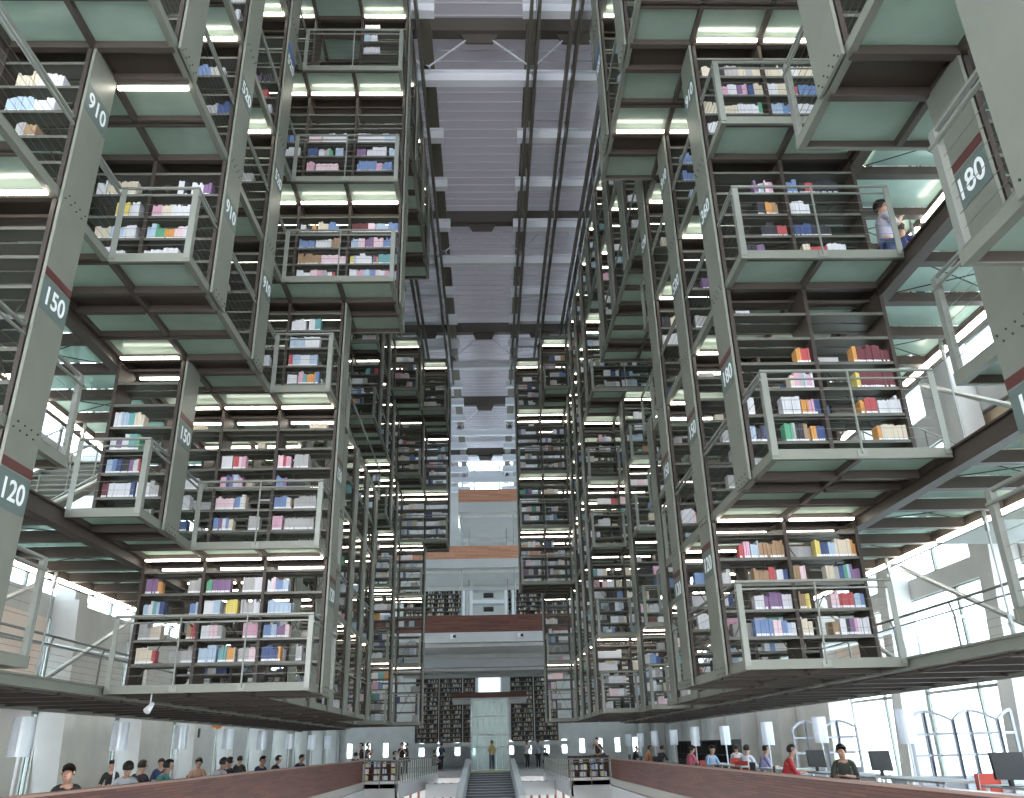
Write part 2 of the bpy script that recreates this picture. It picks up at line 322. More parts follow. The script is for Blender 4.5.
for b in indiv:
    mt = b[7]; key = mt[:5]; cnt[key] = cnt.get(key, 0)+1
    q = MB(); w, d, h = b[3], b[4], b[5]
    q.box(-w/2, w/2, 0, d, 0, h, 0); q.box(-w/2+.003, w/2-.003, .004, d-.002, h-.0005, h+.0008, 1); q.box(-w/2+.001, w/2-.001, -.0015, 0, .012, .045, 2)
    o = q.obj('book', [bookmat[b[6]], pagem, labelm]); o.location = (b[0], b[1], b[2])
    bay = {(-1, 0): 'outer', (-1, 1): 'second', (-1, 2): 'third', (-1, 3): 'inner', (1, 0): 'outer', (1, 1): 'inner', (1, 2): 'innermost'}[(mt[0], mt[3])]
    tag(o, '%s book, %s on %s shelf, %s bay, %s row %s, %s storey' % (CNAME[b[6]], ORD[cnt[key]-1], ORD[mt[4]-1] if mt[4] else 'bottom', bay, sideword(mt[0]), NUM[mt[1]+1 if mt[0] < 0 else mt[1]+1] , STO[mt[2]]), 'book', 'books on the hanging bookcases')
q = MB(); nb = len(PK)
for b in BOOKS:
    if id(b) not in ids: bookgeo(q, b, PK.index(b[6]), nb if (b[7] and b[7][1] < 5 and b[7][6]) else None)
o = q.obj('book', [bookmat[k] for k in PK]+[labelm]); tag(o, 'rows of small books filling the farther hanging shelves on both sides', 'books', 'books on the hanging bookcases', 'stuff')

# ------------------------------------------------------------------ bookcases
NUMS = {(-1, 0, 0): '120', (-1, 0, 1): '150', (-1, 0, 2): '910', (-1, 2, 1): '150', (-1, 1, 2): '910', (-1, 2, 3): '520', (-1, 2, 4): '520', (1, 2, 4): '520', (-1, 1, 3): '520', (-1, 2, 2): '910', (-1, 3, 0): '120', (-1, 3, 1): '150',
        (1, -1, 1): '180', (1, -1, 0): '150', (1, 1, 1): '180', (1, 2, 1): '150', (1, 2, 0): '120', (1, 3, 0): '120', (1, 1, 2): '360', (1, 1, 3): '910', (1, 2, 3): '910', (1, 3, 3): '520', (1, 2, 2): '520', (1, 3, 1): '150'}
for side in (-1, 1):
    for k in range(-2, 14):
        Y = YR(k)
        for s in range(6):
            bs = bays(side, k, s)
            if not bs: continue
            runs = []
            for b in bs:
                if runs and runs[-1][-1] == b-1: runs[-1].append(b)
                else: runs.append([b])
            for run in runs:
                xa, xb = XI[side][run[0]], XI[side][run[-1]+1]; z0, z1 = LV[s]+.002, LV[s+1]-.15
                near = k <= 3
                lab = '%s bay steel bookcase, %s storey up, %s row back, %s side' % (NUM[len(run)], STO[s], rowword(side, k), sideword(side))
                if (side, k, s) in NUMS: lab = '%s bay bookcase with %s on its end, %s storey, %s row back, %s side' % (NUM[len(run)], NUMS[(side, k, s)], STO[s], rowword(side, k), sideword(side))
                if len(runs) > 1: lab += ', %s piece' % ('inner' if run[0] > 1 else 'outer')
                T = thing('hanging_bookcase', lab, 'bookcase', ((xa+xb)/2, Y, z0), 'bookcases hanging on the %s side' % sideword(side))
                edges = [XI[side][b] for b in run]+[xb]
                ups = []
                for i, x in enumerate(edges):
                    last = (i == len(edges)-1)
                    q = MB()
                    if last: x = x-side*0.0+(-side)*(-.022)
                    q.box(x-.02, x+.02, Y+.012, Y+RD-.012, z0, z1, 0); q.box(x-.026, x+.026, Y-.012, Y+.012, z0, z1, 1); q.box(x-.026, x+.026, Y+RD-.012, Y+RD+.01, z0, z1, 1)
                    ups.append(q)
                if near:
                    for q in ups: q.obj('upright', [steel_b, steel_d], T)
                else:
                    q = MB()
                    for u in ups:
                        n = len(q.v); q.v += u.v; q.f += [tuple(a+n for a in f) for f in u.f]; q.mi += u.mi
                    q.obj('upright_frame', [steel_b, steel_d], T)
                q2 = MB()
                for b in run:
                    xs = sorted((XI[side][b], XI[side][b+1]))
                    for z in boards(s):
                        q = MB() if near else q2
                        q.box(xs[0]+.027, xs[1]-.027, Y+.004, Y+.26, LV[s]+z-.012, LV[s]+z+.01)
                        q.box(xs[0]+.027, xs[1]-.027, Y+RD-.26, Y+RD-.004, LV[s]+z-.012, LV[s]+z+.01)
                        q.box(xs[0]+.027, xs[1]-.027, Y-.002, Y+.006, LV[s]+z-.03, LV[s]+z+.012)
                        q.box(xs[0]+.027, xs[1]-.027, Y+RD-.006, Y+RD+.002, LV[s]+z-.03, LV[s]+z+.012)
                        if near: q.obj('shelf', shelfm, T)
                if not near: q2.obj('shelf_set', shelfm, T)
                q = MB()
                for b in run:
                    xs = sorted((XI[side][b], XI[side][b+1])); za, zb = z0+.1, min(z1-.05, z0+1.95)
                    q.beam((xs[0]+.03, Y+RD/2, za), (xs[1]-.03, Y+RD/2, zb), .012, .012); q.beam((xs[0]+.03, Y+RD/2+.014, zb), (xs[1]-.03, Y+RD/2+.014, za), .012, .012)
                    q.box(xs[0]+.03, xs[1]-.03, Y+RD/2-.02, Y+RD/2+.02, z1-.06, z1-.02)
                q.obj('cross_brace', steel_b, T)
                # inner end plate, full storey height, beside the deck edge
                if run[-1] == bs[-1]:
                    xo = xb-side*.026; q = MB(); q.box(xo, xo-side*.035, Y-.01, Y+RD+.02, LV[s]-.127, LV[s+1]-.127)
                    e = q.obj('end_panel', steel, T)
                    if near:
                        q = MB()
                        for zz in (LV[s]-.06,):
                            for i in range(8): q.bar((xo-side*.034, Y+.05+i*.067, zz+(.04 if i % 2 else -.04)), (xo-side*.045, Y+.05+i*.067, zz+(.04 if i % 2 else -.04)), .011)
                        q.obj('bolt_row', steel_d, e)
                    if (side, k, s) in NUMS:
                        xf = xo-side*.035; zl = {0: 2.5, 1: 4.72, 2: 7.5, 3: 9.8, 4: 12.6}[s]
                        q = MB(); q.box(xf, xf-side*.003, Y-.005, Y+RD+.015, zl-.17, zl+.22); q.obj('number_field', plaque, e)
                        if s == 4:
                            q = MB(); q.box(xf, xf-side*.004, Y-.008, Y+RD+.018, zl+.24, zl+.36); q.obj('stripe', mat('blue_stripe', (.05, .12, .42)), e)
                        if s < 2:
                            q = MB(); q.box(xf, xf-side*.004, Y-.008, Y+RD+.018, zl+.24, zl+.34); q.obj('stripe', maroon, e)
                        cu = bpy.data.curves.new('number', 'FONT'); cu.body = NUMS[(side, k, s)]; cu.size = .31; cu.extrude = .002; cu.align_x = 'CENTER'; cu.align_y = 'CENTER'; cu.offset = .004
                        cu.materials.append(letter); t0 = bpy.data.objects.new('number', cu); me = bpy.data.meshes.new_from_object(t0); bpy.data.objects.remove(t0); t = bpy.data.objects.new('number', me); COL.objects.link(t); t.parent = e
                        tp = Vector(T['_o']); t.location = Vector((xf-side*.006, Y+RD/2, zl+.02))-tp
                        t.rotation_euler = (math.pi/2, 0, math.pi/2) if side < 0 else (math.pi/2, 0, -math.pi/2)
                for key_, wdt in ((0, 0),):
                    pass

# ------------------------------------------------------------------ decks with glass panels, light tubes and railings
def lit(side, k, l, front):
    key = (side, k, l, front)
    off = {(1, 1, 3, 1), (1, 1, 2, 1), (1, 1, 3, 0), (-1, 1, 3, 1), (-1, 3, 3, 1), (-1, 2, 3, 1), (1, 1, 2, 0), (-1, 1, 2, 1), (-1, 1, 2, 0), (-1, 0, 3, 1), (1, 2, 4, 0), (1, -1, 2, 0), (1, -1, 2, 1), (1, -2, 1, 0), (1, -1, 1, 0)}
    if key in off: return False
    if k <= 3: return True
    return (k*7+l*5+(3 if front else 0)+(side > 0)) % 7 != 0
def decks(side, k, l):
    up = bays(side, k, l); dn = bays(side, k, l-1)
    n = max([0]+[b+1 for b in up]+[b+1 for b in dn])
    if (side, k, l) == (-1, -1, 2): n = 1
    if (side, k, l) == (1, 0, 4): n = 3
    return n
def railing(side, pts, z, where, near, kind, dirX):
    (xa, ya), (xb, yb) = pts
    T = thing('railing', where, 'railing', ((xa+xb)/2, (ya+yb)/2, z), 'railings of the hanging decks')
    L = math.hypot(xb-xa, yb-ya); 
    P = MB(); R = MB(); Cb = MB(); posts = []
    if dirX:
        n = max(1, round(L/1.06))
        for i in range(n+1):
            x = xa+(xb-xa)*i/n
            q = MB()
            if i in (0, n):
                sx = .035 if i == 0 else -.035
                sx *= 1 if xb > xa else -1
                q.box(x, x+sx*2.3, ya-.014, ya-.002, z-.08, z+1.02); q.box(x+sx*.05, x+sx*.35, ya-.002, ya+.07, z+.004, z+1.02)
            else:
                q.bar((x, ya-.02, z-.07), (x, ya-.02, z+1.03), .015)
                q.box(x-.06, x+.06, ya-.016, ya-.003, z-.11, z-.015)
            posts.append(q)
        R.bar((xa, ya+.01, z+1.05), (xb, ya+.01, z+1.05), .024); R.bar((xa, ya+.03, z+.95), (xb, ya+.03, z+.95), .016)
        for i in range(6): Cb.bar((xa, ya+.02, z+.14+i*.13), (xb, ya+.02, z+.14+i*.13), .003, 4)
    else:
        R.bar((xa, ya, z+1.05), (xa, yb, z+1.05), .026); R.bar((xa-side*.03, ya, z+.93), (xa-side*.03, yb, z+.93), .02)
        for i in range(6): Cb.bar((xa, ya, z+.14+i*.13), (xa, yb, z+.14+i*.13), .0028, 4)
        for yy in kind:
            q = MB(); q.box(xa-.03, xa+.03, yy-.04, yy+.04, z+.004, z+1.05); posts.append(q)
    if near:
        for q in posts: q.obj('post', railm, T)
        R.obj('handrail', railm, T); Cb.obj('cable_infill', cable, T)
    else:
        q = MB()
        for u in posts+[R, Cb]:
            n = len(q.v); q.v += u.v; q.f += [tuple(a+n for a in f) for f in u.f]; q.mi += u.mi
        q.obj('rail_frame', railm, T)
for side in (-1, 1):
    for k in range(-2, 14):
        Y = YR(k); y0, y1 = Y-.8, Y+1.37
        if side == 1 and k == -2: y0, y1 = 2.9, 5.03
        for l in range(0, 7):
            n = decks(side, k, l)
            if not n: continue
            z = LV[l]; xo = XI[side][0]; xi = XI[side][n]; near = k <= 3
            sw = sideword(side)
            T = thing('deck', '%s bay steel and green glass deck under %s storey, %s row back, %s side' % (NUM[n], (STO+['topmost'])[l], rowword(side, k), sw), 'deck', ((xo+xi)/2, y0, z), 'hanging decks on the %s side' % sw)
            npv, nnx = decks(side, k-1, l), decks(side, k+1, l)
            F = MB()
            F.box(xi, xi+side*.045, y0, y1, z-.113, z-.012)                     # inner fascia
            F.box(xi-side*.003, xi+side*.10, y0, y1, z-.012, z); F.box(xi-side*.003, xi+side*.08, y0, y1, z-.125, z-.113)
            F.obj('side_beam', steel, T)
            if n > npv:
                xc = XI[side][npv]; q = MB(); q.box(xc, xi-side*.004, y0-.002, y0+.045, z-.126, z+.001); q.obj('front_beam', steel, T)
                if l < 6 or True:
                    lo = min(xc, xi)+.0; hi = max(xc, xi)
                    if l < 6: railing(side, ((lo, y0), (hi, y0)), z, 'front railing on %s storey deck, %s row back, %s side, looking at the viewer' % ((STO+['topmost'])[l], rowword(side, k), sw), near, None, True)
            if n > nnx and k < 13:
                xc = XI[side][nnx]; q = MB(); q.box(xc, xi-side*.004, y1-.045, y1+.002, z-.126, z+.001); q.obj('rear_beam', steel, T)
            J = MB()
            for b in range(n+1):
                x = XI[side][b]
                if b < n: J.box(x-.035, x+.035, y0+.05, y1-.05, z-.118, z-.03)
            for b in range(n):
                xs = sorted((XI[side][b], XI[side][b+1]))
                J.box(xs[0]+.036, xs[1]-.036, Y-.03, Y+.06, z-.148, z-.04); J.box(xs[0]+.036, xs[1]-.036, Y+RD-.06, Y+RD+.03, z-.148, z-.04)
                J.box(xs[0]+.036, xs[1]-.036, y0+.05, y0+.10, z-.115, z-.03); J.box(xs[0]+.036, xs[1]-.036, y1-.05, y1-.0, z-.115, z-.03)
            J.obj('joist_frame', joistm, T)
            q = MB(); q.box(xo, xi+side*.11, Y-.0, Y+RD, z-.028, z-.001); q.obj('base_plate', steel_b, T)
            for b in range(n):
                xs = sorted((XI[side][b], XI[side][b+1]))
                for ya, yb in ((y0+.05, Y-.01), (Y+RD+.01, y1-.005)):
                    q = MB(); q.box(xs[0]+.03, xs[1]-.03, ya, yb, z-.03, z-.004)
                    if near: q.obj('glass_panel', glass, T)
                    else: q.obj('glass_panel', glass, T)
            # tubes light the shelf fronts under this deck
            for b in bays(side, k, l-1):
                if b >= n: continue
                xs = sorted((XI[side][b], XI[side][b+1]))
                if lit(side, k, l, 1):
                    q = MB(); q.box(xs[0]+.06, xs[1]-.06, Y-.15, Y-.09, z-.165, z-.135); t = q.obj('light_tube', tube, T)
                if lit(side, k, l, 0) and (k > 1 or b == n-1):
                    q = MB(); q.box(xs[0]+.06, xs[1]-.06, Y+RD+.09, Y+RD+.15, z-.165, z-.135); q.obj('light_tube', tube, T)
            if side < 0 and k == 0 and l == 3:
                q = MB(); q.box(-4.9, -3.97, Y+.64, Y+.70, z-.165, z-.135); q.obj('light_tube', tube, T)
            if side > 0 and k == 2 and l == 4:
                q = MB(); q.box(2.5, 3.4, Y-.15, Y-.09, z-.165, z-.135); q.obj('light_tube', tube, T)
            if l < 6:   # inner side railing
                x = xi+side*.03; ks = []
                pl = bays(side, k, l); full = pl and pl[-1]+1 == n
                segs = [(y0, Y-.02), (Y+RD+.03, y1)] if full else [(y0, y1)]
                posts_at = []
                if npv < n: posts_at.append(y0+.05)
                if nnx < n: posts_at.append(y1-.05)
                for i, (ya, yb) in enumerate(segs):
                    if yb-ya < .1: continue
                    pp = [p for p in posts_at if ya <= p <= yb]
                    if side > 0 and k < -1 and i == 0: continue
                    railing(side, ((x, ya), (x, yb)), z, '%s side railing facing the hall on %s storey deck, %s row back, %s side' % (['nearer', 'farther'][i] if len(segs) > 1 else 'long', STO[l], rowword(side, k), sw), near, pp, False)
#PART2
# ------------------------------------------------------------------ side walkways with glass floor, lights and rods
YW0, YW1 = 2.6, 38.4
WI = {-1: -6.08, 1: 5.76}; WO = {-1: -8.1, 1: 7.72}
for side in (-1, 1):
    sw = sideword(side); xi, xo = WI[side], WO[side]; a, b = sorted((xi, xo))
    for l in range(0, 6):
        z = LV[l]
        T = thing('walkway', 'long glass floored walkway along the outer ends of the %s side bookcases, %s level' % (sw, STO[l]), 'walkway', ((a+b)/2, YW0, z), 'side walkways')
        q = MB(); dp = .27 if l else .16; q.box(xi-.04, xi+.04, YW0, YW1, z-dp+.01, z-.02); q.box(xi-.09, xi+.09, YW0, YW1, z-dp, z-dp+.02); q.box(xi-.09, xi+.09, YW0, YW1, z-.03, z-.005); q.obj('main_beam', joistm if l else steel, T)
        q = MB(); q.box(xo-.04, xo+.04, YW0, YW1, z-.24, z+.03); q.obj('edge_beam', joistm if l else steel, T)
        q = MB(); y = YW0+.3; q.box(a+.1, a+.14, YW0, YW1, z-.19, z-.05); q.box(b-.14, b-.1, YW0, YW1, z-.19, z-.05)
        while y < YW1:
            q.box(a+.05, b-.05, y-.04, y+.04, z-.2, z-.04); q.box(a+.05, b-.05, y-.07, y+.07, z-.21, z-.2); y += 1.085
        q.obj('cross_joist', joistm, T)
        q = MB(); y = YW0+.3
        while y+1.085 < YW1: q.box(a+.06, b-.06, y+.05, y+1.03, z-.03, z-.005); y += 1.085
        if l: q.obj('glass_floor', glass_w, T)
        else: q.obj('steel_floor', joistm, T)
        q = MB(); y = YW0+.5
        while y+1.3 < YW1: q.box(xo-side*.22, xo-side*.12, y, y+1.55, z-.27, z-.225); y += 1.75
        if l in (1, 2, 3, 4): q.obj('light_tube', tube, T)
        y = YW0+.3; n = 0
        while y+1.085 < YW1 and l:
            q = MB()
            if n % 2 == 0: q.bar((a+.1, y+.05, z-.1), (b-.1, y+1.03, z-.1), .009, 4); q.bar((b-.1, y+.05, z-.1), (a+.1, y+1.03, z-.1), .009, 4)
            if n % 2 == 0: q.obj('tension_cross', steel_d, T)
            y += 1.085; n += 1
        if l < 4:
            Rr = thing('railing', 'outer railing with thin cables on the %s side walkway, %s level' % (sw, STO[l]), 'railing', (xo, YW0, z), 'railings of the side walkways')
            q = MB(); x = xo-side*.06
            q.bar((x, YW0, z+1.05), (x, YW1, z+1.05), .024); q.bar((x, YW0, z+.9), (x, YW1, z+.9), .014); q.obj('handrail', railm, Rr)
            q = MB()
            for i in range(6): q.bar((x, YW0, z+.14+i*.12), (x, YW1, z+.14+i*.12), .004, 4)
            q.obj('cable_infill', cable, Rr)
            y = YW0+.3; n = 0
            while y < YW1:
                if y < 20:
                    q = MB(); q.bar((x+side*.05, y, z-.2), (x+side*.05, y, z+.85), .022); q.bar((x+side*.05, y, z+.84), (x, y, z+1.05), .02); q.obj('post', railm, Rr)
                y += 2.17
            q = MB()
            while y < YW1: q.bar((x, y, z-.2), (x, y, z+1.03), .022); y += 2.17
            q.obj('far_post_set', railm, Rr)
    # hanger rods with turnbuckles
    y = 6.3; n = 0
    for i, y in enumerate([4.9, 7.4, 9.2, 11.9, 15.2, 19.4, 23.8, 28.2, 32.6]):
        T = thing('hanger_rod', '%s galvanised hanger rod with turnbuckle from the camera, %s side walkway' % (ORD[i], sw), 'rod', (xo-side*.25, y, .9), 'hanger rods of the walkways')
        x = xo-side*.25
        MB().bar((x, y, LV[0]), (x, y, 17.5), .016).obj('rod', rodm, T)
        for z in (LV[0]+.25, LV[1]-.45, LV[2]-.45, LV[3]-.45):
            q = MB(); q.bar((x, y, z), (x, y, z+.12), .035); q.bar((x, y, z+.16), (x, y, z+.22), .045); q.box(x-.03, x+.03, y-.01, y+.01, z+.1, z+.34)
            q.obj('turnbuckle', rodm, T)
    for i, (y, l) in enumerate([(7.0, 0), (11.3, 0), (15.7, 0), (9.2, 1), (13.5, 1)]):
        q = MB(); x = xo+side*.1; q.bar((x, y, LV[l]+.1), (x, y+4.1, LV[l+1]-.3), .045, 8); 
        simple('diagonal_brace', q, rodm, 'slanting round steel brace, %s one from the camera, %s side between %s and next walkway' % (ORD[i], sw, STO[l]), 'brace', 'diagonal braces')
    for i, y in enumerate([5.2, 20.6, 24.4]):
        q = MB(); q.bar((xo, y, LV[0]+1.0), (side*12.55, y+1.2, LV[0]+1.9), .05, 8)
        simple('wall_strut', q, rodm, 'long steel strut from the %s walkway to the wall, %s from the camera' % (sw, ORD[i]), 'strut', 'wall struts')

# ------------------------------------------------------------------ posts at the hall corners of rows where bookcases stop
# ------------------------------------------------------------------ roof
RZ = 20.3
q = MB(); y = -6.0; i = 0
while y < 60.5:
    q.v += [(-9.4, y, RZ), (9.2, y, RZ), (9.2, y+.45, RZ), (-9.4, y+.45, RZ)]; q.f.append((len(q.v)-4, len(q.v)-3, len(q.v)-2, len(q.v)-1)); q.mi.append(0); q.box(-9.4, 9.2, y-.012, y+.012, RZ-.03, RZ-.001, 1)  # white lips stand in for bright daylight gaps between the louvres
    y += .45
o = q.obj('ceiling', [roofm, purl]); struct(o)
for n_, (xa, xb) in enumerate(((-12.6, -9.4), (9.2, 12.6))):
    q = MB()
    for j in range(34): q.box(xa, xb, -6+j*2-.04, -6+j*2+.04, RZ-.1, RZ)
    o = struct(q.obj('window_%d' % (300+n_), purl)); MB().box(xa, xb, -6, 60.5, RZ+.01, RZ+.03).obj('pane', pane, o)  # added roof skylights, put in to flood the outer walls with daylight
q = MB()
for x0, x1 in ((-13, 13),): pass
for y in [18.2-9.5, 18.2, 27.75, 37.25, 46.8, 56.3]:
    b = MB(); b.box(-12.6, 12.6, y-.12, y+.12, 19.5, 19.95); b.box(-12.6, 12.6, y-.17, y+.17, 19.4, 19.5)
    T = tag(b.obj('roof_beam', roofd), '%s dark brown roof beam counted from the camera, crossing the whole hall' % ORD[[8.7, 18.2, 27.75, 37.25, 46.8, 56.3].index(round(y, 2))], 'beam', 'dark roof beams')
    for cx in (-5.4, -3.0, -.1, 2.75, 5.4):
        g = MB(); g.prism([(cx-.55, 19.4), (cx+.55, 19.4), (cx+.4, 19.05), (cx-.4, 19.05)], 1, y-.03, y+.03); g.obj('gusset_plate', roofd, T)
for x in (-9.1, -4.6, -1.62, 1.42, 4.4, 8.9):
    b = MB(); b.box(x-.14, x+.14, 2, 60.3, 18.5, 19.35); b.box(x-.2, x+.2, 2, 60.3, 18.47, 18.52)
    nm = {-9.1: 'outermost left', -4.6: 'left', -1.62: 'left central', 1.42: 'right central', 4.4: 'right', 8.9: 'outermost right'}[x]
    tag(b.obj('roof_girder', mat('roof_girder_brown', (.17, .15, .12), .5)), '%s brown girder running lengthwise under the roof' % nm, 'girder', 'lengthwise roof girders')
pi_ = 0; y = 15.73-2.4*3
while y < 60:
    full = (pi_ % 4 == 0)
    T = thing('roof_purlin', '%s white %s under the roof, counted from the camera' % (ORD[pi_], 'full width crossbeam with slanting braces' if full else 'crossbeam interrupted at the central strip'), 'crossbeam', (0, y, 17.6), 'white roof crossbeams')
    spans = [(-12.3, 12.3)] if full else [(-12.3, -1.25), (1.05, 12.3)]
    for xa, xb in spans:
        q = MB(); q.box(xa, xb, y-.03, y+.03, 17.5, 17.82); q.box(xa, xb, y-.13, y+.13, 17.82, 17.86); q.box(xa, xb, y-.13, y+.13, 17.46, 17.5); q.obj('beam', purl, T)
    if full:
        for cx in (-5.4, -3.0, -.1, 2.75, 5.4):
            for s_ in (-1, 1):
                q = MB()
                ex = cx+s_*1.32
                if cx in (-.1,): ex = -1.62 if s_ < 0 else 1.42
                q.bar((cx+s_*.4, y+.05, 19.15), (ex, y+.0, 18.05), .028); q.bar((ex, y-.05, 17.98), (ex, y+.05, 17.98), .13, 10); q.box(ex-.12, ex+.12, y-.05, y+.05, 17.8, 17.98)
                q.obj('tie_brace', purl, T)
    pi_ += 1; y += 2.4
for side in (-1, 1):
    for i in range(5):
        x = XI[side][4-i]; q = MB()
        for dx in (-.10, .10): q.box(x+dx-.035, x+dx+.035, 4, 38.2, 16.95, 17.3)
        tag(q.obj('suspension_rail', roofd), 'pair of dark steel rails carrying the bookcases, %s from the centre, %s side' % (ORD[i], sideword(side)), 'rail', 'suspension rails under the roof')
        q = MB()
        for k in range(-1, 14):
            if i < 4: q.bar((x, YR(k)+RD/2, 17.0), (x, YR(k)+RD/2, 16.0 if max([0]+[b+1 for b in bays(side, k, 5)]) > 4-i-1 else 13.7 if max([0]+[b+1 for b in bays(side, k, 4)]) >= 4-i else 16.6), .018, 5)
        if i < 4: tag(q.obj('hanger_bars', rodm), 'steel hanger bars below the %s pair of rails, %s side' % (ORD[i], sideword(side)), 'hangers', None)

# ------------------------------------------------------------------ building shell
FZ = -1.43
XWl = 12.6
struct(MB().box(-13, -6.1, -8, 75, FZ-.3, FZ).obj('floor', floorm))
struct(MB().box(5.6, 13, -8, 75, FZ-.3, FZ).obj('floor', floorm))
struct(MB().box(-6.1, 5.6, 58, 75, FZ-.35, FZ+.04).obj('floor', conc_l))
struct(MB().box(-6.1, 5.6, -8, 1.2, FZ-.35, FZ).obj('floor', conc))
struct(MB().box(-13, 13, -8, 75, -5.6, -5.4).obj('floor', mat('lower_floor', (.3, .27, .25), .6)))
for side in (-1, 1):
    n = 'left' if side < 0 else 'right'
    # upper concrete wall with window band
    q = MB(); X = side*XWl
    def wall(y0, y1, z0, z1, mi=0): q.box(X, X+side*.25, y0, y1, z0, z1, mi)
    wall(-8, 75, 3.75, 4.3); wall(-8, 75, 7.6, 8.5); wall(-8, 75, 13.3, 20.3)
    y = -8
    while y < 75: wall(y, y+1.6, 4.3, 7.6); wall(y, y+2.1, 8.5, 13.3); y += 5.5
    if side < 0:
        y = -8
        while y < 75: wall(y, y+5.0, FZ, 3.75, 0); y += 5.5
    else:
        wall(31, 75, FZ, 3.75); wall(-8, 2, FZ, 3.75)
    struct(q.obj('wall_'+n, [conc]))
    # glazing
    def win(i, y0, y1, z0, z1, m_=pane):
        q = MB(); xx = X+side*.1
        for yy in (y0, (y0+y1)/2, y1): q.box(xx-.04, xx+.04, yy-.04, yy+.04, z0, z1)
        for zz in (z0, (z0+z1)/2, z1): q.box(xx-.04, xx+.04, y0, y1, zz-.04, zz+.04)
        f = struct(q.obj('window_%d' % i, railm)); g = MB().box(xx+side*.05, xx+side*.07, y0, y1, z0, z1).obj('pane', m_, f); return f
    i = 1+(0 if side < 0 else 60); y = -8
    while y < 72:
        win(i, y+1.6, y+5.5, 4.3, 7.6, blind if (side > 0 and int(y) in (8, 14)) or (side < 0 and int(y) == 14) else pane); win(i+1, y+2.1, y+5.5, 8.5, 10.6); win(i+90, y+2.1, y+5.5, 10.7, 13.3, blind if (side > 0 and int(y) in (14, 19)) else pane)
        if side < 0: win(i+2, y+5.0, y+5.5, FZ, 3.75)
        elif 2 <= y+1 < 31: win(i+2, y+.06, y+5.44, FZ, 3.75)
        i += 3; y += 5.5
    # columns
    q = MB()
    for j in range(13):
        pass
    for j in range(13):
        yc = 3.5+5.5*j
        q = MB(); lean = .35
        q.prism([(yc-.32, FZ), (yc+.32, FZ), (yc+.28-lean*2, 4.2), (yc-.28-lean*2, 4.2)], 0, X-side*.75, X-side*.02)
        q.box(X-side*.6, X-side*.02, yc-.25-lean*2, yc+.25-lean*2, 4.2, 20.2)
        o = q.obj('column', conc); struct(o)
q = MB(); q.box(-12.6, 12.6, -8.3, -8, 9.5, 20.3); q.box(-12.6, 12.6, -8.3, -8, -5.6, FZ)  # unseen upper wall, added to cut daylight from behind the camera
for x in (-12, -8, -4, 0, 4, 8, 12): q.box(x-.1, x+.1, -8.2, -8.0, FZ, 9.5)
struct(q.obj('wall_back', conc))
# added panels behind the lowest walkways, pink colour stands in for warm light
q = MB(); q.box(-12.5, -12.35, 15.2, 24.0, 1.2, 3.6); tag(q.obj('wall_glow_panel', warm), 'wide pink panel standing in for warm light on the left wall behind the lowest walkway', 'wall glow panel')
q = MB(); q.box(12.35, 12.5, 26.6, 33.0, 1.3, 3.6); tag(q.obj('wall_glow_panel', warm), 'pale panel standing in for warm light on the right wall behind the lowest walkway', 'wall glow panel')
# end wall and far glazing
q = MB(); q.box(-13, 13, 75, 75.3, -5.6, -.6); q.box(-13, 13, 75, 75.3, .5, 15)
for i in range(18): q.box(-13+i*1.5, -11.95+i*1.5, 75, 75.3, -.6, .5)
struct(q.obj('wall_end', conc)); o = struct(MB().box(-13, 13, 75.1, 75.15, -.05, 0).obj('window_201', white)); MB().box(-13, 13, 75.2, 75.22, -1, .9).obj('pane', pane, o)
q = MB(); q.box(-13, 13, 60.6, 75.3, 14.9, 15.2)
q.box(-13, -2.2, 60.5, 60.9, 14.8, 20.4); q.box(2.0, 13, 60.5, 60.9, 14.8, 20.4)
struct(q.obj('wall_far', conc))
q = MB()
for x in (-1.9, -1.0, .95, 1.8): q.box(x-.06, x+.06, 60.5, 60.62, 15, 20.2)
q.box(-2.2, 2.0, 60.45, 60.65, 19.1, 19.6)
o = struct(q.obj('window_200', purl)); MB().box(-2.2, 2.0, 60.7, 60.75, 15, 20.2).obj('pane', pane, o)

# parapets
def parapet(x, y0, y1, ztop, side):
    T = thing('wooden_parapet', 'long red-brown board parapet in front of the readers, %s side of the hall' % sideword(side), 'parapet', (x, y0, FZ), 'wooden parapets')
    q = MB(); q.box(x-.05, x+.05, y0, y1, FZ-.32, ztop-.04); q.obj('board_panel', wood, T)
    MB().box(x-.09, x+.09, y0, y1, ztop-.04, ztop).obj('cap_rail', mat('cap_wood', (.30, .17, .13), .35), T)
    MB().box(x-.16, x+.16, y0, y1, FZ-1.0, FZ-.32).obj('slab_edge', conc_l, T)
parapet(-6.2, 2.5, 43.7, -.45, -1); parapet(5.7, 2.5, 42, -.6, 1)

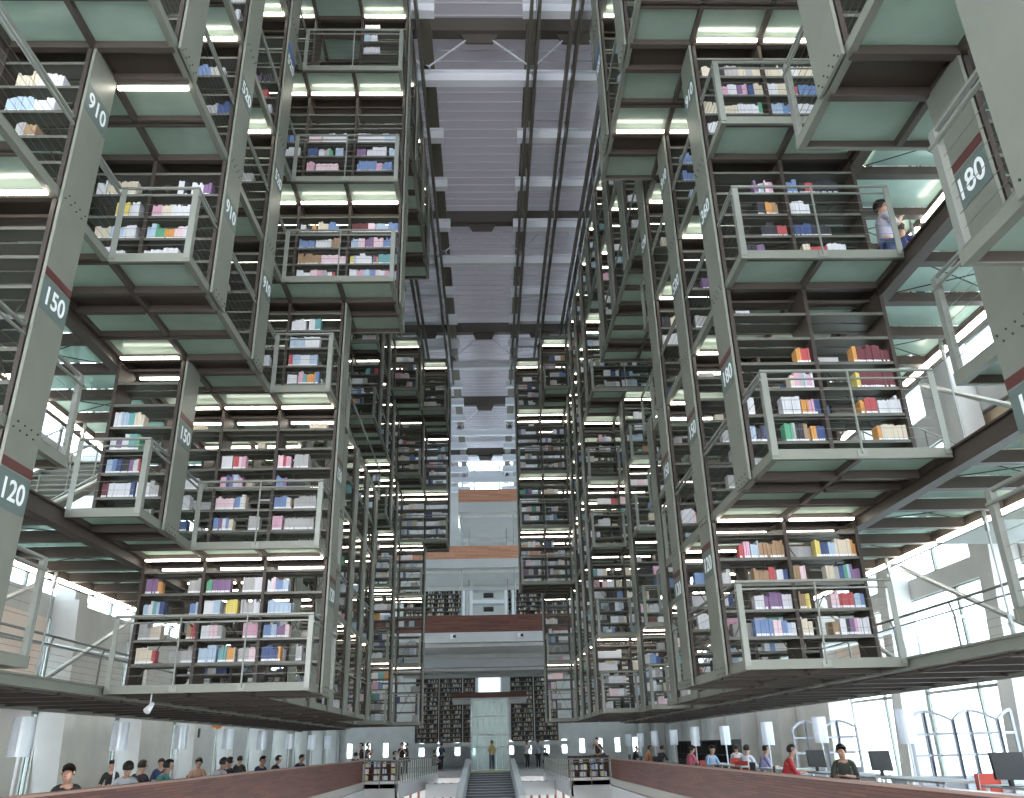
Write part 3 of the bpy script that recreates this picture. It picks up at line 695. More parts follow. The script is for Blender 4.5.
# balconies and landings beyond the parapets
for side, x0, x1, y0, zt in ((-1, -6.2, -4.5, 43.9, -.5), (1, 3.75, 5.7, 42.2, -.6)):
    sw = sideword(side)
    T = thing('concrete_balcony', 'white concrete balcony edge with steel railing at the %s far end of the parapet' % sw, 'balcony', ((x0+x1)/2, y0, FZ), 'far balconies')
    q = MB(); q.box(x0, x1, y0, y0+.2, FZ-1.3, FZ-.1); xs = x1 if side < 0 else x0; xe = -3.45 if side < 0 else 3.5
    q.prism([(xs-.1, y0), (xs+.1, y0), (xe+.1, 58), (xe-.1, 58)], 2, FZ-.75, FZ-.1); q.obj('slab_edge', conc_l, T)
    q = MB(); q.prism([(x0, y0), (x1, y0), (xe, 58), (x0 if side < 0 else x1, 58)] if side < 0 else [(x0, y0), (x1, y0), (x1, 58), (xe, 58)], 2, FZ-.3, FZ); q.obj('slab', conc, T)
    Rr = thing('railing', 'steel bar railing along the landing edge, %s side near the stair' % sw, 'railing', (xs, y0, FZ), 'landing railings')
    q = MB(); q.bar((x0, y0, zt), (x1, y0, zt), .03); q.bar((xs, y0, zt), (xe, 58, zt), .03); q.bar((x0, y0, zt-.12), (x1, y0, zt-.12), .02); q.obj('handrail', railm, Rr)
    for i in range(20):
        t = i/19; xx = xs+(xe-xs)*t; yy = y0+(58-y0)*t
        MB().box(xx-.03, xx+.03, yy-.03, yy+.03, FZ-.5, zt).obj('baluster', railm, Rr)
    for i in range(3):
        q = MB(); q.bar((x0+.1+i*(x1-x0-.2)/2, y0, FZ-.3), (x0+.1+i*(x1-x0-.2)/2, y0, zt), .025)
        q.obj('post', railm, Rr)
    T = thing('low_bookcase', 'low red-brown wooden bookcase behind the railing at the %s end of the parapet' % sw, 'bookcase', ((x0+x1)/2, y0+.8, FZ), 'low wooden bookcases')
    q = MB(); ya, yb = y0+.7, y0+1.05; H = .95
    q.box(x0, x1, yb-.02, yb, FZ, FZ+H)
    for i in range(5): xx = x0+(x1-x0)*i/4; q.box(xx-.015, xx+.015, ya, yb, FZ, FZ+H)
    q.obj('carcass', wood, T)
    for zz in (.04, .34, .64, H): MB().box(x0, x1, ya, yb, FZ+zz-.015, FZ+zz).obj('shelf', wood, T)
    for bi in range(4):
        for zi, zz in enumerate((.04, .34, .64)):
            xx = x0+(x1-x0)*bi/4+.04; e = xx+(x1-x0)/4*rnd.uniform(.4, .8)-.06; n = 0
            while xx < e:
                w = rnd.uniform(.05, .1); c = rnd.choice('wclysfwb')
                o = MB().box(-w/2, w/2, 0, .15, 0, rnd.uniform(.18, .24)).obj('book', bookmat[c]); o.location = (xx+w/2, ya+.02, FZ+zz+.001); n += 1
                tag(o, '%s book, %s on %s shelf, compartment %s, low bookcase at %s parapet end' % (CNAME[c], ORD[n-1], ORD[zi], NUM[bi+1], sw), 'book', 'books on the low wooden bookcases')
                xx += w+.004
# stair
T = thing('staircase', 'grey central stair rising between concrete cheek walls to the lift', 'stairs', (0, 56, FZ))
q = MB(); zz = FZ; y = 56.4
for i in range(14):
    q.box(-1.22, 1.22, y-1.1, y, zz-.5, zz); y -= 1.1; zz -= .085
q.obj('step_flight', mat('stair_tread', (.13, .13, .16), .6, noise=.2, scale=12), T)
q = MB(); zz = FZ; y = 56.4
for i in range(14): q.box(-1.22, 1.22, y-1.12, y-1.06, zz-.02, zz+.006); y -= 1.1; zz -= .085
q.obj('nosing', conc_l, T)
for s_ in (-1, 1):
    q = MB(); q.prism([(56.6, FZ+.75), (56.6, FZ-.6), (40, FZ-2.2), (40, FZ-.55)], 0, s_*1.25, s_*1.55); q.obj('cheek_wall', conc_l, T)
MB().box(-1.2, 1.2, 56.42, 57.0, FZ-.02, FZ+.02).obj('yellow_strip', yellow, T)
MB().box(-1.2, 1.2, 56.385, 56.415, FZ-.09, FZ+.02).obj('yellow_strip', yellow, T)
MB().box(-1.25, 1.25, 56.41, 58, FZ-.3, FZ-.021).obj('landing', conc_l, T)
for s_ in (-1, 1):
    q = MB(); q.box(s_*1.6, s_*3.5, 49, 50, FZ-1.0, FZ-.35); struct(q.obj('trim_%d' % (2+s_), conc_l))
q = MB()
for i in range(26):
    x = -6+i*.46
    if abs(x) > 1.7: q.box(x, x+.12, 52, 52.3, -5.4, FZ-.4)
simple('lower_bookcase_row', q, mat('red_dark_wood', (.25, .1, .07), .5), 'row of red-brown bookcase ends on the lower floor below the landing', 'bookcases', None, 'stuff')
# lift
T = thing('glass_lift', 'tall glass lift shaft with white frame behind the stair', 'lift', (0, 59, FZ))
q = MB(); z1 = 2.95
for x in (-1.22, -.8, -.4, 0, .4, .8, 1.22): 
    for y in (58.4, 60.2): q.box(x-(.05 if abs(x) > 1 else .015), x+(.05 if abs(x) > 1 else .015), y-.04, y+.04, FZ, z1)
for z in (FZ+.05, .0, .75, 1.9, z1): q.box(-1.24, 1.24, 58.35, 58.43, z-.04, z+.04)
q.obj('shaft_frame', white, T)
MB().box(-1.18, 1.18, 58.46, 58.49, FZ, z1).obj('glass_panel', pane_clear, T)
MB().box(-1.0, 1.0, 58.7, 60.0, .35, 2.3).obj('cabin', white, T)
for x in (-.9, -.3, .3, .9): MB().box(x-.09, x+.09, 60.05, 60.15, FZ, z1).obj('guide_rail', white, T)
# bridges
def bridge(nm, x0, x1, y0, y1, zb, zband, zt, wd, lab):
    T = thing('bridge', lab, 'bridge', ((x0+x1)/2, y0, zb), 'concrete bridges across the hall')
    MB().box(x0, x1, y0, y1, zb, zband).obj('slab', conc, T)
    MB().box(x0, x1, y0-.06, y0, zb, zband).obj('edge_band', conc_l, T)
    MB().box(x0, x1, y0-.03, y0+.05, zband, zt).obj('wooden_balustrade', wd, T)
    MB().box(x0, x1, y0+.6, y0+.75, zb-.18, zb).obj('downstand', conc, T)
    MB().box(x0, x1, y1-.3, y1-.1, zb-.25, zb).obj('downstand', conc, T)
bridge('a', -1.75, 1.88, 48, 55, 12.96, 13.58, 14.37, wood_o, 'narrow topmost bridge with orange wooden balustrade under the bright far window')
bridge('b', -12.0, 12.0, 48.2, 54.4, 9.68, 10.2, 10.97, wood_o, 'second bridge from the top, orange wooden front above grey soffit')
bridge('c', -12.0, 12.0, 48, 54.6, 5.46, 6.0, 6.94, wood, 'wide bridge with red-brown wooden front at mid height of the far end')
bridge('d', -12.0, 12.0, 56, 61.5, 4.8, 5.5, 5.85, wood_o, 'lowest bridge, thin wooden strip over pale concrete band')
bridge('e', -2.5, 2.5, 58.5, 60.3, 2.98, 3.06, 3.4, wood, 'small red-brown bridge directly above the glass lift')
for i, (x, y) in enumerate(((-1.55, 48.6), (1.55, 48.6), (-1.2, 52), (1.2, 52))):
    simple('hanger_rod', MB().bar((x, y, 6.0), (x, y, 12.96), .035), rodm, 'thin vertical rod under the topmost bridge, %s %s one' % ('front' if y < 50 else 'back', 'left' if x < 0 else 'right'), 'rod', 'rods under the topmost bridge')
for i, x in enumerate((-2.05, 1.75)):
    T = thing('security_camera', 'small dome camera on the concrete band of the mid bridge, %s of the two' % ['left', 'right'][i], 'camera', (x, 47.8, 5.75))
    MB().box(x-.12, x+.12, 47.84, 47.942, 5.65, 5.9).obj('bracket', white, T); MB().bar((x+.12, 47.8, 5.7), (x+.12, 47.8, 5.85), .08).obj('dome', black, T)
# far shelves
def farcase(x, y, z0, z1, w, lab, grp, dens=1):
    T = thing('far_bookcase', lab, 'bookcase', (x, y, z0), grp)
    q = MB()
    for dx in (-w/2, 0, w/2): q.box(x+dx-.04, x+dx+.04, y, y+.4, z0, z1)
    q.obj('upright_frame', steel_d, T)
    q = MB(); b = MB(); z = z0+.1
    bk = MB(); bk.box(x-w/2, x+w/2, y+.4, y+.43, z0, z1); bk.obj('back', steel_d, T)
    while z < z1-.2:
        q.box(x-w/2, x+w/2, y-.02, y+.4, z-.04, z)
        for s0 in (x-w/2+.06, x+.06):
            xx = s0+rnd.uniform(0, .2); e = s0+w/2-.12
            while xx < e:
                ww = rnd.uniform(.04, .1)
                if rnd.random() < .8: b.box(xx, min(e, xx+ww-.005), y+.02, y+.3, z, z+rnd.uniform(.15, .22), rnd.randrange(8))
                xx += ww
        z += .31
    q.obj('shelf_set', steel, T)
    b2 = b.obj('book_block', [bookmat[c] for c in 'scnskkcn'], T); b2['kind'] = 'stuff'
struct(MB().box(-5.8, 5.8, 64.2, 75, .05, .33).obj('floor', conc)); struct(MB().box(-12, 12, 60.4, 75, 8.1, 8.38).obj('floor', conc)); struct(MB().box(-1.05, 1.05, 64.41, 64.6, .33, 5.6).obj('trim_9', conc))
for i in range(6):
    x = -4.6+i*1.75
    if abs(x) < 1.0: continue
    farcase(x, 64.5, .35, 5.6, 1.6, '%s far bookcase from the left below the lowest bridge, behind the lift' % ORD[i], 'far bookcases under the lowest bridge')
for i in range(8):
    x = -5.4+i*1.5
    if abs(x) < 1.2: continue
    farcase(x, 60.8, 8.4, 11.6, 1.4, '%s far bookcase from the left on the level under the orange bridge' % ORD[i], 'far bookcases under the orange bridge')
T = thing('lift_head', 'white layered lift head frame between far bookcases at mid height', 'lift', (0, 59, 7))
q = MB()
for z in (7.3, 8.3, 9.3, 10.2): q.box(-1.1, 1.1, 58, 59, z-.12, z+.12)
for x in (-1.2, 1.2, -1.7, 1.7): q.box(x-.09, x+.09, 58, 58.2, 5.5, 10.6)
q.obj('frame', white, T)
q = MB()
for z in (7.8, 8.8, 9.75): q.box(-.35, .35, 58.1, 58.3, z-.15, z+.15)
q.obj('dark_unit', black, T)
T = thing('far_window', 'small bright window above the small red-brown bridge over the lift', 'window', (0, 74, 3.4))
MB().box(-.95, .95, 64.3, 64.4, 3.55, 5.6).obj('frame', white, T); MB().box(-.8, .8, 64.25, 64.3, 3.65, 5.5).obj('pane', mat('daylit_pane', (.8, .9, 1), emis=1.0), T)

# ------------------------------------------------------------------ lanterns
LAN = [(-1, 26, 717, 757, -7.6), (-1, 122, 722, 751, -7.9), (-1, 182, 726, 749, -7.9), (-1, 229, 729, 749, -8.0), (-1, 263, 731, 750, -8.0), (-1, 290, 734, 749, -8.1), (-1, 312, 735, 750, -8.2), (-1, 328, 736, 749, -8.2),
       (1, 903, 709, 744, 8.4), (1, 818, 717, 743, 8.2), (1, 766, 722, 745, 8.0), (1, 724, 726, 745, 8.0), (1, 694, 727, 746, 8.0), (1, 673, 730, 745, 8.0), (1, 654, 731, 746, 8.0), (1, 640, 733, 747, 8.0), (1, 628, 734, 746, 8.0)]
cn = {-1: 0, 1: 0}
for side, px, pt, pb, X in LAN:
    _, Y, zt = atX(px, pt, X); _, _, zb = atX(px, pb, X); cn[side] += 1
    T = thing('lantern', 'white cylindrical lantern on a thin pole behind the parapet, %s nearest on the %s' % (ORD[cn[side]-1], sideword(side)), 'lamp', (X, Y, FZ), 'lanterns on poles')
    MB().bar((X, Y, zb), (X, Y, zt), .17 if Y > 14 else .2, 20).obj('shade', lantern, T)
    MB().bar((X, Y, FZ), (X, Y, zb), .025).obj('pole', white, T)
    MB().bar((X, Y, FZ), (X, Y, FZ+.03), .18, 16).obj('base', white, T)
# ------------------------------------------------------------------ people
def skinbody(name, verts, edges, rad, m_, parent, sub=1):
    me = bpy.data.meshes.new(name); me.from_pydata(verts, edges, []); me.materials.append(m_)
    o = bpy.data.objects.new(name, me); COL.objects.link(o); o.parent = parent
    sk = o.modifiers.new('skin', 'SKIN'); sk.use_smooth_shade = True
    for i, r in enumerate(rad): me.skin_vertices[0].data[i].radius = (r if isinstance(r, tuple) else (r, r))
    me.skin_vertices[0].data[0].use_root = True
    sb = o.modifiers.new('sub', 'SUBSURF'); sb.levels = sub; sb.render_levels = sub
    return o
PM = {}
def pmesh(kind):
    """body (skin), garment and trouser meshes for a seated or standing figure, made once; y- is the front"""
    if kind in PM: return PM[kind]
    sit = kind != 'stand'
    hz = .47 if sit else .92                                    # hip height
    ln = .16 if kind == 'lean' else .03                         # forward lean
    sh = (0, -ln, hz+.50); ch = (0, -ln*.7, hz+.36); wa = (0, -ln*.2, hz+.16)
    nk = (0, -ln*1.15-.01, hz+.575); hd = (0, -ln*1.5-.03, hz+.66); ht = (0, -ln*1.6-.02, hz+.78)
    out = {}
    V = [(0, 0, hz), wa, ch, sh, nk, hd, ht]; E = [(0, 1), (1, 2), (2, 3), (3, 4), (4, 5), (5, 6)]; R = [(.15, .11), (.13, .1), (.155, .11), (.11, .08), .046, (.082, .092), (.082, .095)]
    gV = [(0, 0, hz-.02), wa, ch, (0, -ln, hz+.51)]; gE = [(0, 1), (1, 2), (2, 3)]; gR = [(.165, .125), (.145, .115), (.17, .122), (.10, .085)]
    tV = [(0, 0, hz)]; tE = []; tR = [(.165, .12)]
    for s_ in (-1, 1):
        S0 = (s_*.17, -ln, hz+.49)
        if kind == 'stand': El = (s_*.24, -.12, hz+.24); Wr = (s_*.08, -.27, hz+.46)
        elif kind == 'lean': El = (s_*.25, -.26, hz+.22); Wr = (s_*.10, -.46, hz+.26)
        else: El = (s_*.24, -.1, hz+.22); Wr = (s_*.14, -.36, hz+.22)
        n = len(V); V += [S0, El, Wr]; E += [(3, n), (n, n+1), (n+1, n+2)]; R += [.058, .043, .03]
        d = Vector(Wr)-Vector(El); d.normalize(); side = Vector((-d.y, d.x, 0)).normalized()
        P = Vector(Wr)+d*.07; n2 = len(V); V.append(tuple(P)); E.append((n+2, n2)); R.append((.036, .016))
        for f, (o_, L) in enumerate(((-.03, .07), (-.01, .08), (.01, .078), (.03, .06))):
            k = len(V); a = P+side*o_+d*.02; V += [tuple(a), tuple(a+d*L*.6+Vector((0, 0, -.008))), tuple(a+d*L+Vector((0, 0, -.025)))]
            E += [(n2, k), (k, k+1), (k+1, k+2)]; R += [.009, .0085, .007]
        k = len(V); a = Vector(Wr)+d*.03-side*s_*.03; V += [tuple(a), tuple(a+d*.035-side*s_*.03)]; E += [(n2, k), (k, k+1)]; R += [.011, .009]
        g = len(gV); gV += [(s_*.17, -ln, hz+.49), El]; gE += [(3, g), (g, g+1)]; gR += [.07, .055]
        if kind != 'stand': gV.append(tuple(Vector(El).lerp(Vector(Wr), .45))); gE.append((g+1, g+2)); gR.append(.045)
        if sit: Hp, Kn, An, To = (s_*.09, -.05, hz), (s_*.13, -.46, hz+.02), (s_*.13, -.42, .09), (s_*.14, -.56, .04)
        else: Hp, Kn, An, To = (s_*.09, 0, hz-.05), (s_*.10, -.03, .48), (s_*.10, .02, .09), (s_*.11, -.13, .04)
        n = len(V); V += [Hp, Kn, An, To]; E += [(0, n), (n, n+1), (n+1, n+2), (n+2, n+3)]; R += [.085, .058, .038, (.04, .03)]
        g = len(tV); tV += [Hp, Kn, tuple(Vector(An)+Vector((0, 0, .03)))]; tE += [(0, g), (g, g+1), (g+1, g+2)]; tR += [.098, .07, .05]
    PM[kind] = (V, E, R, gV, gE, gR, tV, tE, tR, hd, ht); return PM[kind]
TPL = {}
def person(x, y, z, face, kind, top, legs, label, hairc=hair, bare=False, bag=False):
    T = thing('person', label, 'person', (x, y, z), None)
    T.rotation_euler = (0, 0, face)
    V, E, R, gV, gE, gR, tV, tE, tR, hd, ht = pmesh(kind)
    if kind not in TPL:
        b = skinbody('body', V, E, R, skin, T); g = skinbody('shirt', gV, gE, gR, skin, T); t = skinbody('trousers', tV, tE, tR, skin, T)
        TPL[kind] = (b, g, t)
    else:
        src = TPL[kind]; b, g, t = [o.copy() for o in src]
        for o in (b, g, t): COL.objects.link(o); o.parent = T
    for o, m_ in ((g, top), (t, legs)):
        o.material_slots[0].link = 'OBJECT'; o.material_slots[0].material = m_
    if bare: g.scale = (.93, .98, 1); g.location.z = 0
    # hair cap, face
    bm = bmesh.new(); bmesh.ops.create_uvsphere(bm, u_segments=14, v_segments=9, radius=.1)
    for v in bm.verts:
        v.co.x *= .92; v.co.y = v.co.y*1.1+.018; v.co.z = v.co.z*1.05+.02
    dl = [v for v in bm.verts if (v.co.z < .062 and v.co.y < .0) or v.co.z < -.06]
    bmesh.ops.delete(bm, geom=dl, context='VERTS'); me = bpy.data.meshes.new('hair'); bm.to_mesh(me); bm.free(); me.materials.append(hairc)
    so = bpy.data.objects.new('hair', me); COL.objects.link(so); so.parent = T; so.location = (hd[0], (hd[1]+ht[1])/2, (hd[2]+ht[2])/2+.01); md = so.modifiers.new('thick', 'SOLIDIFY'); md.thickness = .02; md.offset = 1
    q = MB(); c = so.location; cx, cy, cz = c
    q.beam((cx, cy-.088, cz+.01), (cx, cy-.112, cz-.03), .022, .02, 0)
    for s_ in (-1, 1): q.beam((cx+s_*.033, cy-.092, cz+.012), (cx+s_*.033, cy-.099, cz+.012), .016, .006, 1); q.beam((cx+s_*.085, cy-.01, cz+.0), (cx+s_*.10, cy, cz), .04, .045, 0)
    q.beam((cx-.025, cy-.094, cz-.055), (cx+.025, cy-.094, cz-.055), .008, .009, 2)
    me = q.mesh('face', [skin, black, red]); fo = bpy.data.objects.new('face', me); COL.objects.link(fo); fo.parent = T
    return T
def cl(name, c): return mat('cloth_'+name, c, .8)
navy, wht, teal_, redc, dk, grn, blu, pnk, yel, jean = cl('navy', (.03, .05, .13)), cl('white', (.6, .62, .68)), cl('teal', (.08, .32, .3)), cl('red', (.62, .05, .06)), cl('dark', (.035, .03, .035)), cl('olive', (.075, .085, .07)), cl('blue', (.3, .45, .65)), cl('pink', (.7, .16, .24)), cl('mustard', (.6, .5, .18)), cl('jeans', (.05, .07, .14))
def chair(x, y, z, face, label, m_=red):
    T = thing('reading_chair', label, 'chair', (x, y, z), 'reading chairs'); T.rotation_euler = (0, 0, face)
    o0 = T['_o']; T['_o'] = (0, 0, 0)
    MB().box(-.22, .22, -.22, .22, .42, .455).obj('seat', m_, T)
    q = MB(); q.box(-.22, .22, .21, .24, .52, .86); q.obj('backrest', m_, T)
    for sx in (-1, 1):
        for sy in (-1, 1): MB().bar((sx*.2, sy*.2, 0), (sx*.18, sy*.19, .88 if sy > 0 else .42), .012).obj('leg', rodm, T)
    return T
PEO = [ # side, px, X plane, facing (0 = towards camera), pose, top, legs, text
 (-1, 73, -6.95, .2, 'lean', dk, jean, 'seated young man in a dark sleeveless top behind the left parapet, facing the camera', 14.8),
 (-1, 113, -10.6, 0, 'sit', dk, jean, 'small seated person in black at a far left table, beside the second lantern', None),
 (-1, 127, -7.3, 3.4, 'lean', wht, jean, 'reader in a white shirt seen from behind, right of the second left lantern', None),
 (-1, 137, -8.3, 3.0, 'lean', dk, dk, 'dark clothed reader bent over just right of the white shirted one', None),
 (-1, 161, -10.4, .4, 'sit', navy, jean, 'small person in navy facing the camera behind the teal shirted reader', None),
 (-1, 158, -7.4, 2.4, 'lean', teal_, cl('blue_skirt', (.08, .15, .4)), 'reader in teal shirt and blue skirt leaning forward behind the left parapet', None),
 (-1, 197, -8.6, .5, 'lean', skin, jean, 'reader with light brown top facing camera between the third and fourth left lanterns', None),
 (-1, 216, -7.2, 2.6, 'lean', wht, pnk, 'long haired reader in white and pink left of the fourth left lantern', None),
 (-1, 225, -7.7, 2.9, 'lean', dk, jean, 'reader in black directly right of the white and pink one', None),
 (-1, 239, -9.6, 3.0, 'sit', dk, jean, 'dark clothed person further back right of the fourth left lantern', None),
 (-1, 257, -7.5, 1.0, 'lean', navy, jean, 'reader in navy bent over a book beside the fifth left lantern', None),
 (-1, 271, -7.4, 2.2, 'lean', dk, jean, 'reader in dark clothes right of the navy one at the fifth left lantern', None),
 (-1, 297, -7.2, .9, 'lean', navy, jean, 'man in a navy jacket reading between the sixth and seventh left lanterns', None),
 (1, 845, 7.4, -.5, 'lean', grn, jean, 'man in a dark olive jacket writing behind the right parapet', None),
 (1, 783, 7.0, 1.3, 'lean', redc, jean, 'man in a red shirt seated side on behind the right parapet', None),
 (1, 709, 7.3, .4, 'lean', blu, jean, 'reader in a pale blue shirt between two lanterns on the right', None),
 (1, 688, 7.2, 2.0, 'lean', pnk, jean, 'dark haired reader in a coral pink shirt on the right', None),
 (1, 738, 9.2, 2.8, 'sit', wht, jean, 'reader in a grey white top in front of the dark right shelves', None),
 (1, 745, 7.9, 2.4, 'lean', wht, dk, 'reader in white behind the parapet left of the red shirted man', None),
 (1, 760, 7.8, 1.6, 'lean', cl('lilac', (.35, .33, .55)), dk, 'reader in a lilac top close to the third right lantern', None),
 (1, 646, 7.5, 1.6, 'lean', cl('rust', (.5, .2, .08)), dk, 'reader in an orange brown top at the far part of the right parapet', None),
 (1, 634, 8.2, 1.2, 'lean', dk, dk, 'dark clothed reader near the far end of the right parapet', None),
 (1, 660, 8.0, 2.2, 'lean', dk, dk, 'dark clothed reader beside the fifth right lantern', None),
]
for side, px, X, face, pose, top, legs, txt, Yf in PEO:
    _, Y, _z = atX(px, 765, X)
    if Yf: Y = Yf; X = atY(px, 768, Yf)[0]
    person(X, Y, FZ, face, pose, top, legs, txt)
    chair(X, Y, FZ, face, 'chair under the %s' % ' '.join(txt.split(' behind')[0].split(' at ')[0].split(',')[0].split()[:12]), red if rnd.random() < .5 else black)
# far readers
for i, (px, pY, c) in enumerate([(356, 46, dk), (362, 46.5, dk), (367, 46.4, dk), (394, 50, dk), (402, 51, dk), (407, 52, dk), (434, 60, dk), (441, 61, navy), (598, 47, dk), (601, 47.4, navy), (527, 60, wht), (538, 61, blu), (545, 60.5, dk)]):
    X, _, _z = atY(px, 752, pY); person(X, pY, FZ, rnd.uniform(0, 6), 'stand' if i % 3 else 'sit', c, dk, 'tiny distant figure in %s clothes near the far landing, %s from the left' % ({dk: 'dark', navy: 'navy', wht: 'white', blu: 'pale blue'}[c], ORD[[356, 362, 367, 394, 402, 407, 434, 441, 527, 538, 545, 598, 601].index(px)]))
X, _, _z = atY(492, 760, 57.2)
person(X, 57.2, FZ+.02, 0, 'stand', yel, jean, 'person in mustard top and jeans standing before the lift, hands raised to the face')
# two people on the right walkway
a = person(6.25, 10.7, LV[2], 1.5, 'stand', cl('pale_print', (.5, .5, .62)), jean, 'woman in a pale printed shirt on the right walkway, seen in profile beside the bookcase')
b = person(6.85, 11.3, LV[2], 2.2, 'stand', cl('navy_blouse', (.06, .07, .2)), jean, 'person in a navy top turned away on the right walkway, behind the railing post')
# ------------------------------------------------------------------ desks, monitors, screens
for side, X, Ys in ((-1, -7.7, (12, 16, 20, 24, 28, 32, 36)), (1, 7.9, (12.5, 16, 20, 24, 28, 32, 36))):
    for i, Y in enumerate(Ys):
        T = thing('reading_table', 'long reading table behind the parapet, %s from the camera on the %s' % (ORD[i], sideword(side)), 'table', (X, Y, FZ), 'reading tables')
        MB().box(X-.4, X+.4, Y-1.2, Y+1.2, FZ+.70, FZ+.735).obj('tabletop', conc_l, T)
        for sx in (-1, 1):
            for sy in (-1, 1): MB().box(X+sx*.36-.02, X+sx*.36+.02, Y+sy*1.1-.02, Y+sy*1.1+.02, FZ, FZ+.70).obj('leg', white, T)
for i, (px, py, X, w) in enumerate(((818, 768, 7.75, .42), (883, 771, 7.8, .42), (1012, 776, 7.6, .5))):
    _, Y, z = atX(px, py, X); z = FZ+.735
    T = thing('monitor', 'black computer monitor seen from behind above the right parapet, %s of three from the left' % ORD[i], 'monitor', (X, Y, z), 'monitors on the right')
    q = MB(); q.prism([(X-w/2, z+.1), (X+w/2, z+.08), (X+w/2-.03, z+.46), (X-w/2-.02, z+.46)], 1, Y-.03, Y+.03); q.obj('screen', black, T)
    MB().box(X-.03, X+.03, Y+.031, Y+.08, z+.01, z+.3).obj('stand', black, T); MB().box(X-.12, X+.12, Y-.06, Y+.12, z+.0, z+.01).obj('foot', black, T)
    if not any(abs(Y-yy) < 1.2 for yy in (12.5, 16, 20, 24, 28, 32, 36)):
        D = thing('desk', 'pale desk under the %s monitor on the right' % ORD[i], 'desk', (X, Y, FZ)); MB().box(X-.35, X+.35, Y-.4, Y+.4, FZ+.70, z-.001).obj('tabletop', conc_l, D)
        for sx in (-1, 1): MB().box(X+sx*.3-.02, X+sx*.3+.02, Y-.35, Y+.35, FZ, FZ+.70).obj('leg', white, D)
_, Y, z = atX(993, 782, 7.7); chair(8.1, Y+.6, FZ, 0, 'red chair right of the middle monitor on the right side')
def arch_screen(X, Y, n, lab):
    T = thing('folding_screen', lab, 'screen', (X, Y, FZ), 'arched folding screens')
    for i in range(n):
        x0 = X+i*.5; ang = (.06 if i % 2 else -.06); q = MB()
        H = 1.75
        L_, R_ = (0, H) if i % 2 == 0 else (.12, H-.0), None
        y = Y+(.25 if i % 2 else 0); y2 = Y+(0 if i % 2 else .25)
        up = i % 2 == 0
        pts = [(x0+.48*t, H-.0+.2*math.sin(math.pi/2*(t if up else 1-t))) for t in [j/6 for j in range(7)]]
        for (xa, za), (xb, zb) in zip(pts, pts[1:]): q.beam((xa, y+(y2-y)*(xa-x0)/.48, FZ+za), (xb, y+(y2-y)*(xb-x0)/.48, FZ+zb), .05, .06)
        q.beam((x0, y, FZ), (x0, y, FZ+pts[0][1]), .06, .05); q.beam((x0+.48, y2, FZ), (x0+.48, y2, FZ+pts[-1][1]), .06, .05)
        for zz in (.1, .62, 1.05, 1.48): q.beam((x0, y, FZ+zz), (x0+.48, y2, FZ+zz), .05, .05)
        q.beam((x0, y, FZ+.35), (x0+.48, y2, FZ+.35), .02, .5)
        q.obj('leaf', mat('grey_screen_paint', (.34, .36, .42), .5), T)
arch_screen(9.2, 19.2, 5, 'white arched folding screen nearest on the right, in front of the bright window')
arch_screen(9.3, 27, 4, 'white arched folding screen further back on the right, left of the grey lantern')
# row of dark shelves behind right readers
for i in range(4):
    y = 34+i*2.6
    T = thing('standing_bookcase', 'dark standing bookcase behind the right readers, %s from the camera' % ORD[i], 'bookcase', (9.6, y, FZ), 'dark standing bookcases')
    q = MB(); q.box(9.6, 9.65, y, y+2.4, FZ, FZ+1.5)
    for yy in (y, y+.8, y+1.6, y+2.38): q.box(9.3, 9.6, yy, yy+.02, FZ, FZ+1.5)
    q.obj('carcass', black, T)
    for zz in (.05, .5, .95, 1.48): MB().box(9.3, 9.6, y, y+2.4, FZ+zz-.02, FZ+zz).obj('shelf', black, T)
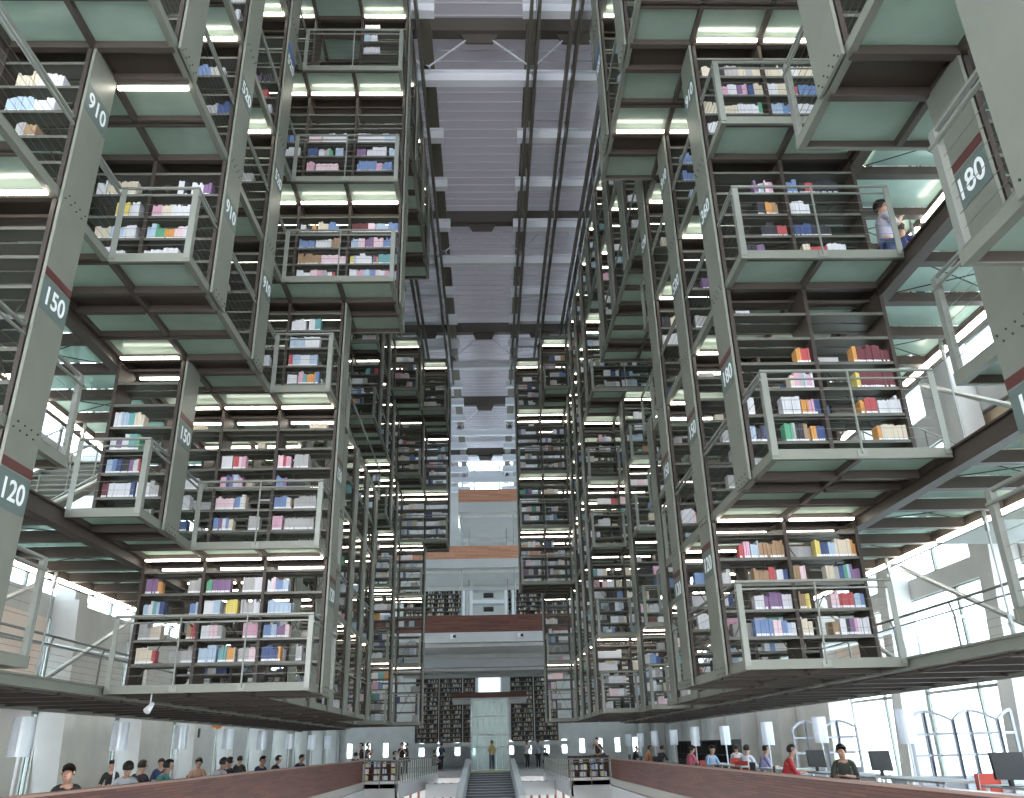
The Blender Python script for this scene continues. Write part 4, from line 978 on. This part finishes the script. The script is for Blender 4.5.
# small fittings
T = thing('floodlight', 'small white spotlight hanging below the lowest left deck', 'spotlight', (-5.6, 14.1, .5))
q = MB(); X, Y, Z = atY(150, 706, 14.2); q.bar((X, Y, Z), (X, Y, LV[0]-.03), .012); T.location = (X, Y, Z); T['_o'] = (X, Y, Z); q.obj('stem', white, T)
q = MB(); q.bar((X-.02, Y-.06, Z-.08), (X+.02, Y+.06, Z+.04), .06, 10, r2=.03); q.obj('housing', white, T)
for i, (px, py) in enumerate(((213, 723), (303, 727))):
    X, Y, Z = atX(px, py, -12.54); T = thing('round_sign', 'round orange sign on the left concrete wall, %s of the two' % ['nearer', 'farther'][i], 'sign', (X, Y, Z), 'round orange signs')
    MB().bar((X+.22, Y-.03, Z), (X+.22, Y+.03, Z), .26, 24).obj('disc', orange, T); MB().box(X-.06, X+.0, Y-.02, Y+.02, Z-.05, Z+.05).obj('bracket', white, T)
X, Y, Z = atX(198, 733, -11.84); T = thing('exit_sign', 'small dark green sign on a left wall column', 'sign', (X, Y, Z)); MB().box(X, X+.04, Y-.02, Y+.15, Z-.17, Z+.17).obj('plate', mat('dark_green', (.02, .07, .04), .5), T)
for s_ in (-1, 1):   # flights of stairs on the side walkways
    T = thing('walkway_stair', 'open steel stair climbing between the two lower walkways on the %s side' % sideword(s_), 'stairs', (s_*9.1, 14, LV[1]))
    for i in range(15):
        z = LV[1]+.19*(i+1); y = 14+.27*i; MB().box(s_*8.4-.0, s_*9.7, y, y+.28, z-.03, z).obj('tread', steel, T)
    for x in (8.35, 9.75):
        q = MB(); q.beam((s_*x, 13.7, LV[1]+.0), (s_*x, 18.1, LV[2]-.05), .05, .28); q.obj('stringer', steel, T)
        q = MB(); q.bar((s_*x, 13.8, LV[1]+1.0), (s_*x, 18.1, LV[2]+.95), .022); 
        for j in range(5): q.bar((s_*x, 13.9+j, LV[1]+.1+j*.65), (s_*x, 13.9+j, LV[1]+1.05+j*.65), .016)
        q.obj('handrail', railm, T)
    T = thing('walkway_landing', 'steel landing at the head of the %s side stair' % sideword(s_), 'landing', (s_*9, 18, LV[2])); a, b = sorted((s_*7.8, s_*9.9)); MB().box(a, b, 18.1, 19.8, LV[2]-.2, LV[2]).obj('slab', steel, T)
    T = thing('walkway_landing', 'steel landing at the foot of the %s side stair' % sideword(s_), 'landing', (s_*9, 13, LV[1])); MB().box(a, b, 12.2, 13.9, LV[1]-.2, LV[1]).obj('slab', steel, T)
for o in bpy.data.objects:
    if '_o' in o: del o['_o']
